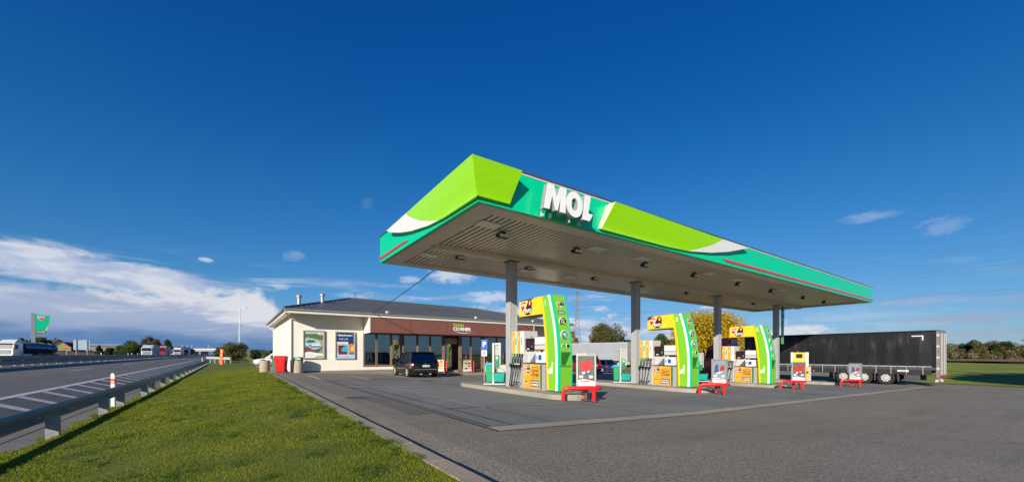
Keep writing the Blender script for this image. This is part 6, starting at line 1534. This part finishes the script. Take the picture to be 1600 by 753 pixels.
for px, Y, lb, pt in ((268, 190, 'silver van between the red and the second white lorry', LGREY), (301, 330, 'dark blue van nearest the overpass', CARBLU)):
    p = at(px, 553, Y); car(lb, (p[0], p[1], .5), R(180), pt, 5.0, 2.0, 2.3, detail=False, group='small vehicles on the opposite carriageway')
# houses
p = at(93, 544, 200); t = thing('house', 'pale yellow gabled house with dark violet roof beyond the brown field', 'house', (p[0], p[1], 0), R(24))
yh = mat('yellow_render', (.78, .66, .22), .8, var=.03); vio = mat('violet_roof', (.06, .035, .07), .7, var=.1)
MB().prism([(-4, 0), (4, 0), (4, 5.0), (0, 8.6), (-4, 5.0)], 0, 14).build('wall', yh, t)
rf = MB(); rf.prism([(-4.5, 4.7), (0, 8.75), (4.5, 4.7), (4.5, 5.0), (0, 9.1), (-4.5, 5.0)], -.4, 14.4); rf = rf.build('roof', vio, t)
MB().box(-.4, .4, 8, 8.8, 8, 10).build('chimney', BROWN, rf)
for x in (-2, 1.2): MB().box(x, x+1.0, -.06, -.01, 2, 3.4).build('window', BLACK, t)
p = at(107, 544, 205); t = thing('house', 'long low dark violet roofed building right of the yellow house', 'house', (p[0], p[1], 0), R(14))
MB().box(-5, 6, 0, 8, 0, 5.2).build('wall', mat('dark_wall', (.10, .07, .08), .7), t); MB().prism([(-.5, 5.2), (4, 7.9), (8.5, 5.2)], -5.4, 6.4, 'x').build('roof', vio, t)
p = at(160, 544, 250); t = thing('farm_hall', 'long grey flat farm hall behind the ploughed field', 'hall', (p[0], p[1], 0), R(8))
MB().box(-12, 9, 0, 14, 0, 6.6).build('wall', mat('hall_grey', (.30, .30, .28), .7, var=.05), t); MB().prism([(-.5, 6.6), (7, 8.2), (14.5, 6.6)], -12.3, 9.3, 'x').build('roof', mat('hall_roof', (.38, .38, .36), .6, var=.05), t)
for k in range(5): MB().box(-10+k*3.8, -8+k*3.8, -.08, -.01, 2.5, 4).build('window', BLACK, t)
MB().box(6.2, 8.6, -.1, -.012, 0, 4.5).build('door', BLACK, t)
# overpass
pa, pb_ = Vector(at(268, 549, 420)), Vector(at(352, 549, 400)); ax_ = (pb_-pa).normalized(); ln = (pb_-pa).length
t = thing('overpass_bridge', 'concrete road overpass crossing the motorway in the distance', 'bridge', (pa.x, pa.y, 0), math.atan2(ax_.y, ax_.x))
cm = mat('bridge_concrete', (.30, .32, .34), .8, var=.08)
MB().box(-20, ln+25, -5, 5, 4.4, 6.2).build('deck', cm, t)
MB().box(-20, ln+25, -5.2, -5.0, 6.2, 7.2).build('parapet', LGREY, t)
for x in (4, 18, 32, 46): MB().box(x-.5, x+.5, -4, 4, -1, 4.4).build('pier', cm, t)
MB().prism([(ln+5, -1), (ln+60, -1), (ln+40, 6.0), (ln+24, 6.0)], -8, 8).build('embankment', M_far, t)
MB().prism([(-60, -1), (-8, -1), (-18, 6.0), (-45, 6.0)], -8, 8).build('embankment', M_far, t)
for k, x in enumerate((16, 22, 29, 52)):
    l_ = thing('bridge_lamp', ORD[k]+' small lamp on the overpass parapet, counted from the left', 'lamp', tuple(pa+ax_*x+Vector((0, 0, 7.2-pa.z))), 0, 'lamps on the overpass')
    MB().cyl((0, 0, 0), (0, 0, 3.0), .12).build('post', LGREY, l_); MB().box(-.6, .6, -.3, .3, 3.0, 3.4).build('head', WHITE, l_)
# street lamps
def lamp(px, yt, Y, label, dx_=1.0, base=0.0):
    p = at(px, yt, Y); h_ = p[2]-base; t = thing('street_lamp', label, 'street lamp', (p[0], p[1], base), R(-35), 'street lamps')
    MB().cyl((0, 0, 0), (0, 0, h_-.1), .11, .06, n=10).build('pole', STEEL, t)
    MB().tube([(0, 0, h_-.15), (.1*dx_, 0, h_), (.9*dx_, 0, h_+.02)], .04, 6).build('arm', STEEL, t)
    MB().box(min(.5*dx_, 1.3*dx_), max(.5*dx_, 1.3*dx_), -.14, .14, h_-.06, h_+.08).build('lantern', LGREY, t, bevel=.03)
lamp(375, 481, 75, 'taller street lamp rising behind the bronze bush', 1.0, .2)
lamp(373, 505, 110, 'shorter looking farther street lamp just left of the taller one', .9, .2)
lamp(949, 497, 95, 'street lamp standing before the feathery tree behind the grey trailer', -1.2, -.6)
lamp(1228, 500, 120, 'thin distant mast seen just right of the farthest canopy column', .5, -.7)
# pylon
p = at(902, 455, 245); t = thing('electricity_pylon', 'tall lattice electricity pylon with three pairs of arms', 'pylon', (p[0], p[1], -.7), R(-35-10))
HP = p[2]+.7; mb = MB(); b0, b1 = 2.7, .75
def wd(z): return b0+(b1-b0)*min(z/(HP*.8), 1)**.8
zs2 = [0, 5, 9.5, 13.5, 17, 20, 22.8, 25.4, 27.8, 30, 32.2, 34.4, 36.6, 38.8, HP-.8]
for sx_ in (-1, 1):
    for sy_ in (-1, 1): mb.tube([(sx_*wd(z), sy_*wd(z), z) for z in zs2]+[(0, 0, HP)], .19, 4)
for a, b in zip(zs2, zs2[1:]):
    for s_ in (-1, 1):
        wa, wb2 = wd(a), wd(b)
        for q0, q1 in (((-wa, s_*wa, a), (wb2, s_*wb2, b)), ((wa, s_*wa, a), (-wb2, s_*wb2, b)), ((s_*wa, -wa, a), (s_*wb2, wb2, b)), ((s_*wa, wa, a), (s_*wb2, -wb2, b))): mb.cyl(q0, q1, .10, n=4)
pm = mat('pylon_steel', (.11, .115, .13), .6, metal=.3, var=.1)
tag(mb.build('lattice', pm, t), kind='stuff')
ARMS = []
for yy, wpx in ((458, 8.5), (471, 12), (484.5, 9)):
    z = 1.55+(553-yy)/F*245+.7; a = wpx/F*245
    mb = MB()
    for s_ in (-1, 1):
        mb.tube([(0, -.5, z-.1), (s_*a, 0, z)], .12, 4); mb.tube([(0, .5, z-.1), (s_*a, 0, z)], .12, 4); mb.tube([(0, 0, z+1.2), (s_*a, 0, z)], .09, 4); mb.tube([(s_*a, 0, z), (s_*a, 0, z-2.6)], .12, 4)
        v_ = Matrix.Rotation(R(-45), 3, 'Z') @ Vector((s_*a, 0, 0)); ARMS.append((p[0]+v_.x, p[1]+v_.y, z-3.3))
    mb.build('cross_arm', pm, t)
for k, (A_, (ye, Ye)) in enumerate(zip(ARMS, ((372, 112), (364, 104), (408, 112), (398, 104), (450, 112), (443, 104)))):
    e = Vector(at(1700, ye, Ye)); a = Vector(A_); pts = []
    for i in range(25):
        q = i/24; pp_ = a.lerp(e, q); pp_.z -= 1.2*math.sin(PI*q); pts.append(pp_)
    tag(MB().tube(pts, .034, 4).build('power_line', pm), ('lowest' if k > 3 else 'middle' if k > 1 else 'highest')+' pair of power lines crossing the right sky, '+('upper' if k % 2 else 'lower')+' wire', 'power line', 'power lines in the right sky')
# trees right of the picture: they throw the long shadow over the grass bank
def cam_pt(X, Y): return (X*FY+Y*FX, -X*FX+Y*FY)
for k, (X, Y, h_, w_) in enumerate(((36.7, 26.25, 3.9, 1.6), (38.2, 26.2, 4.6, 2.6), (40.6, 26.1, 5.8, 3.8), (44.0, 26.5, 6.9, 5.2), (48, 26.3, 7.6, 6.2), (52.5, 26.2, 8.0, 7.0), (58, 25.8, 8.8, 8.0), (64, 25.3, 9, 8.4))):
    q = cam_pt(X, Y); tree('tree', ORD[k]+' green roadside tree at the right edge of the forecourt, counted from the lorry', 'tree', (q[0], q[1], -.7), h_, w_, LF_G, count=13000, size=.30, trunk=.0, nclump=46, seed=200+k, open_=1.25, group='roadside trees right of the forecourt')
q = cam_pt(116, 84)
tree('tree', 'tall tree standing in the far part of the right field', 'tree', (q[0], q[1], -.7), 9, 9, LF_G, count=5000, size=.35, trunk=.05, nclump=26, seed=231)
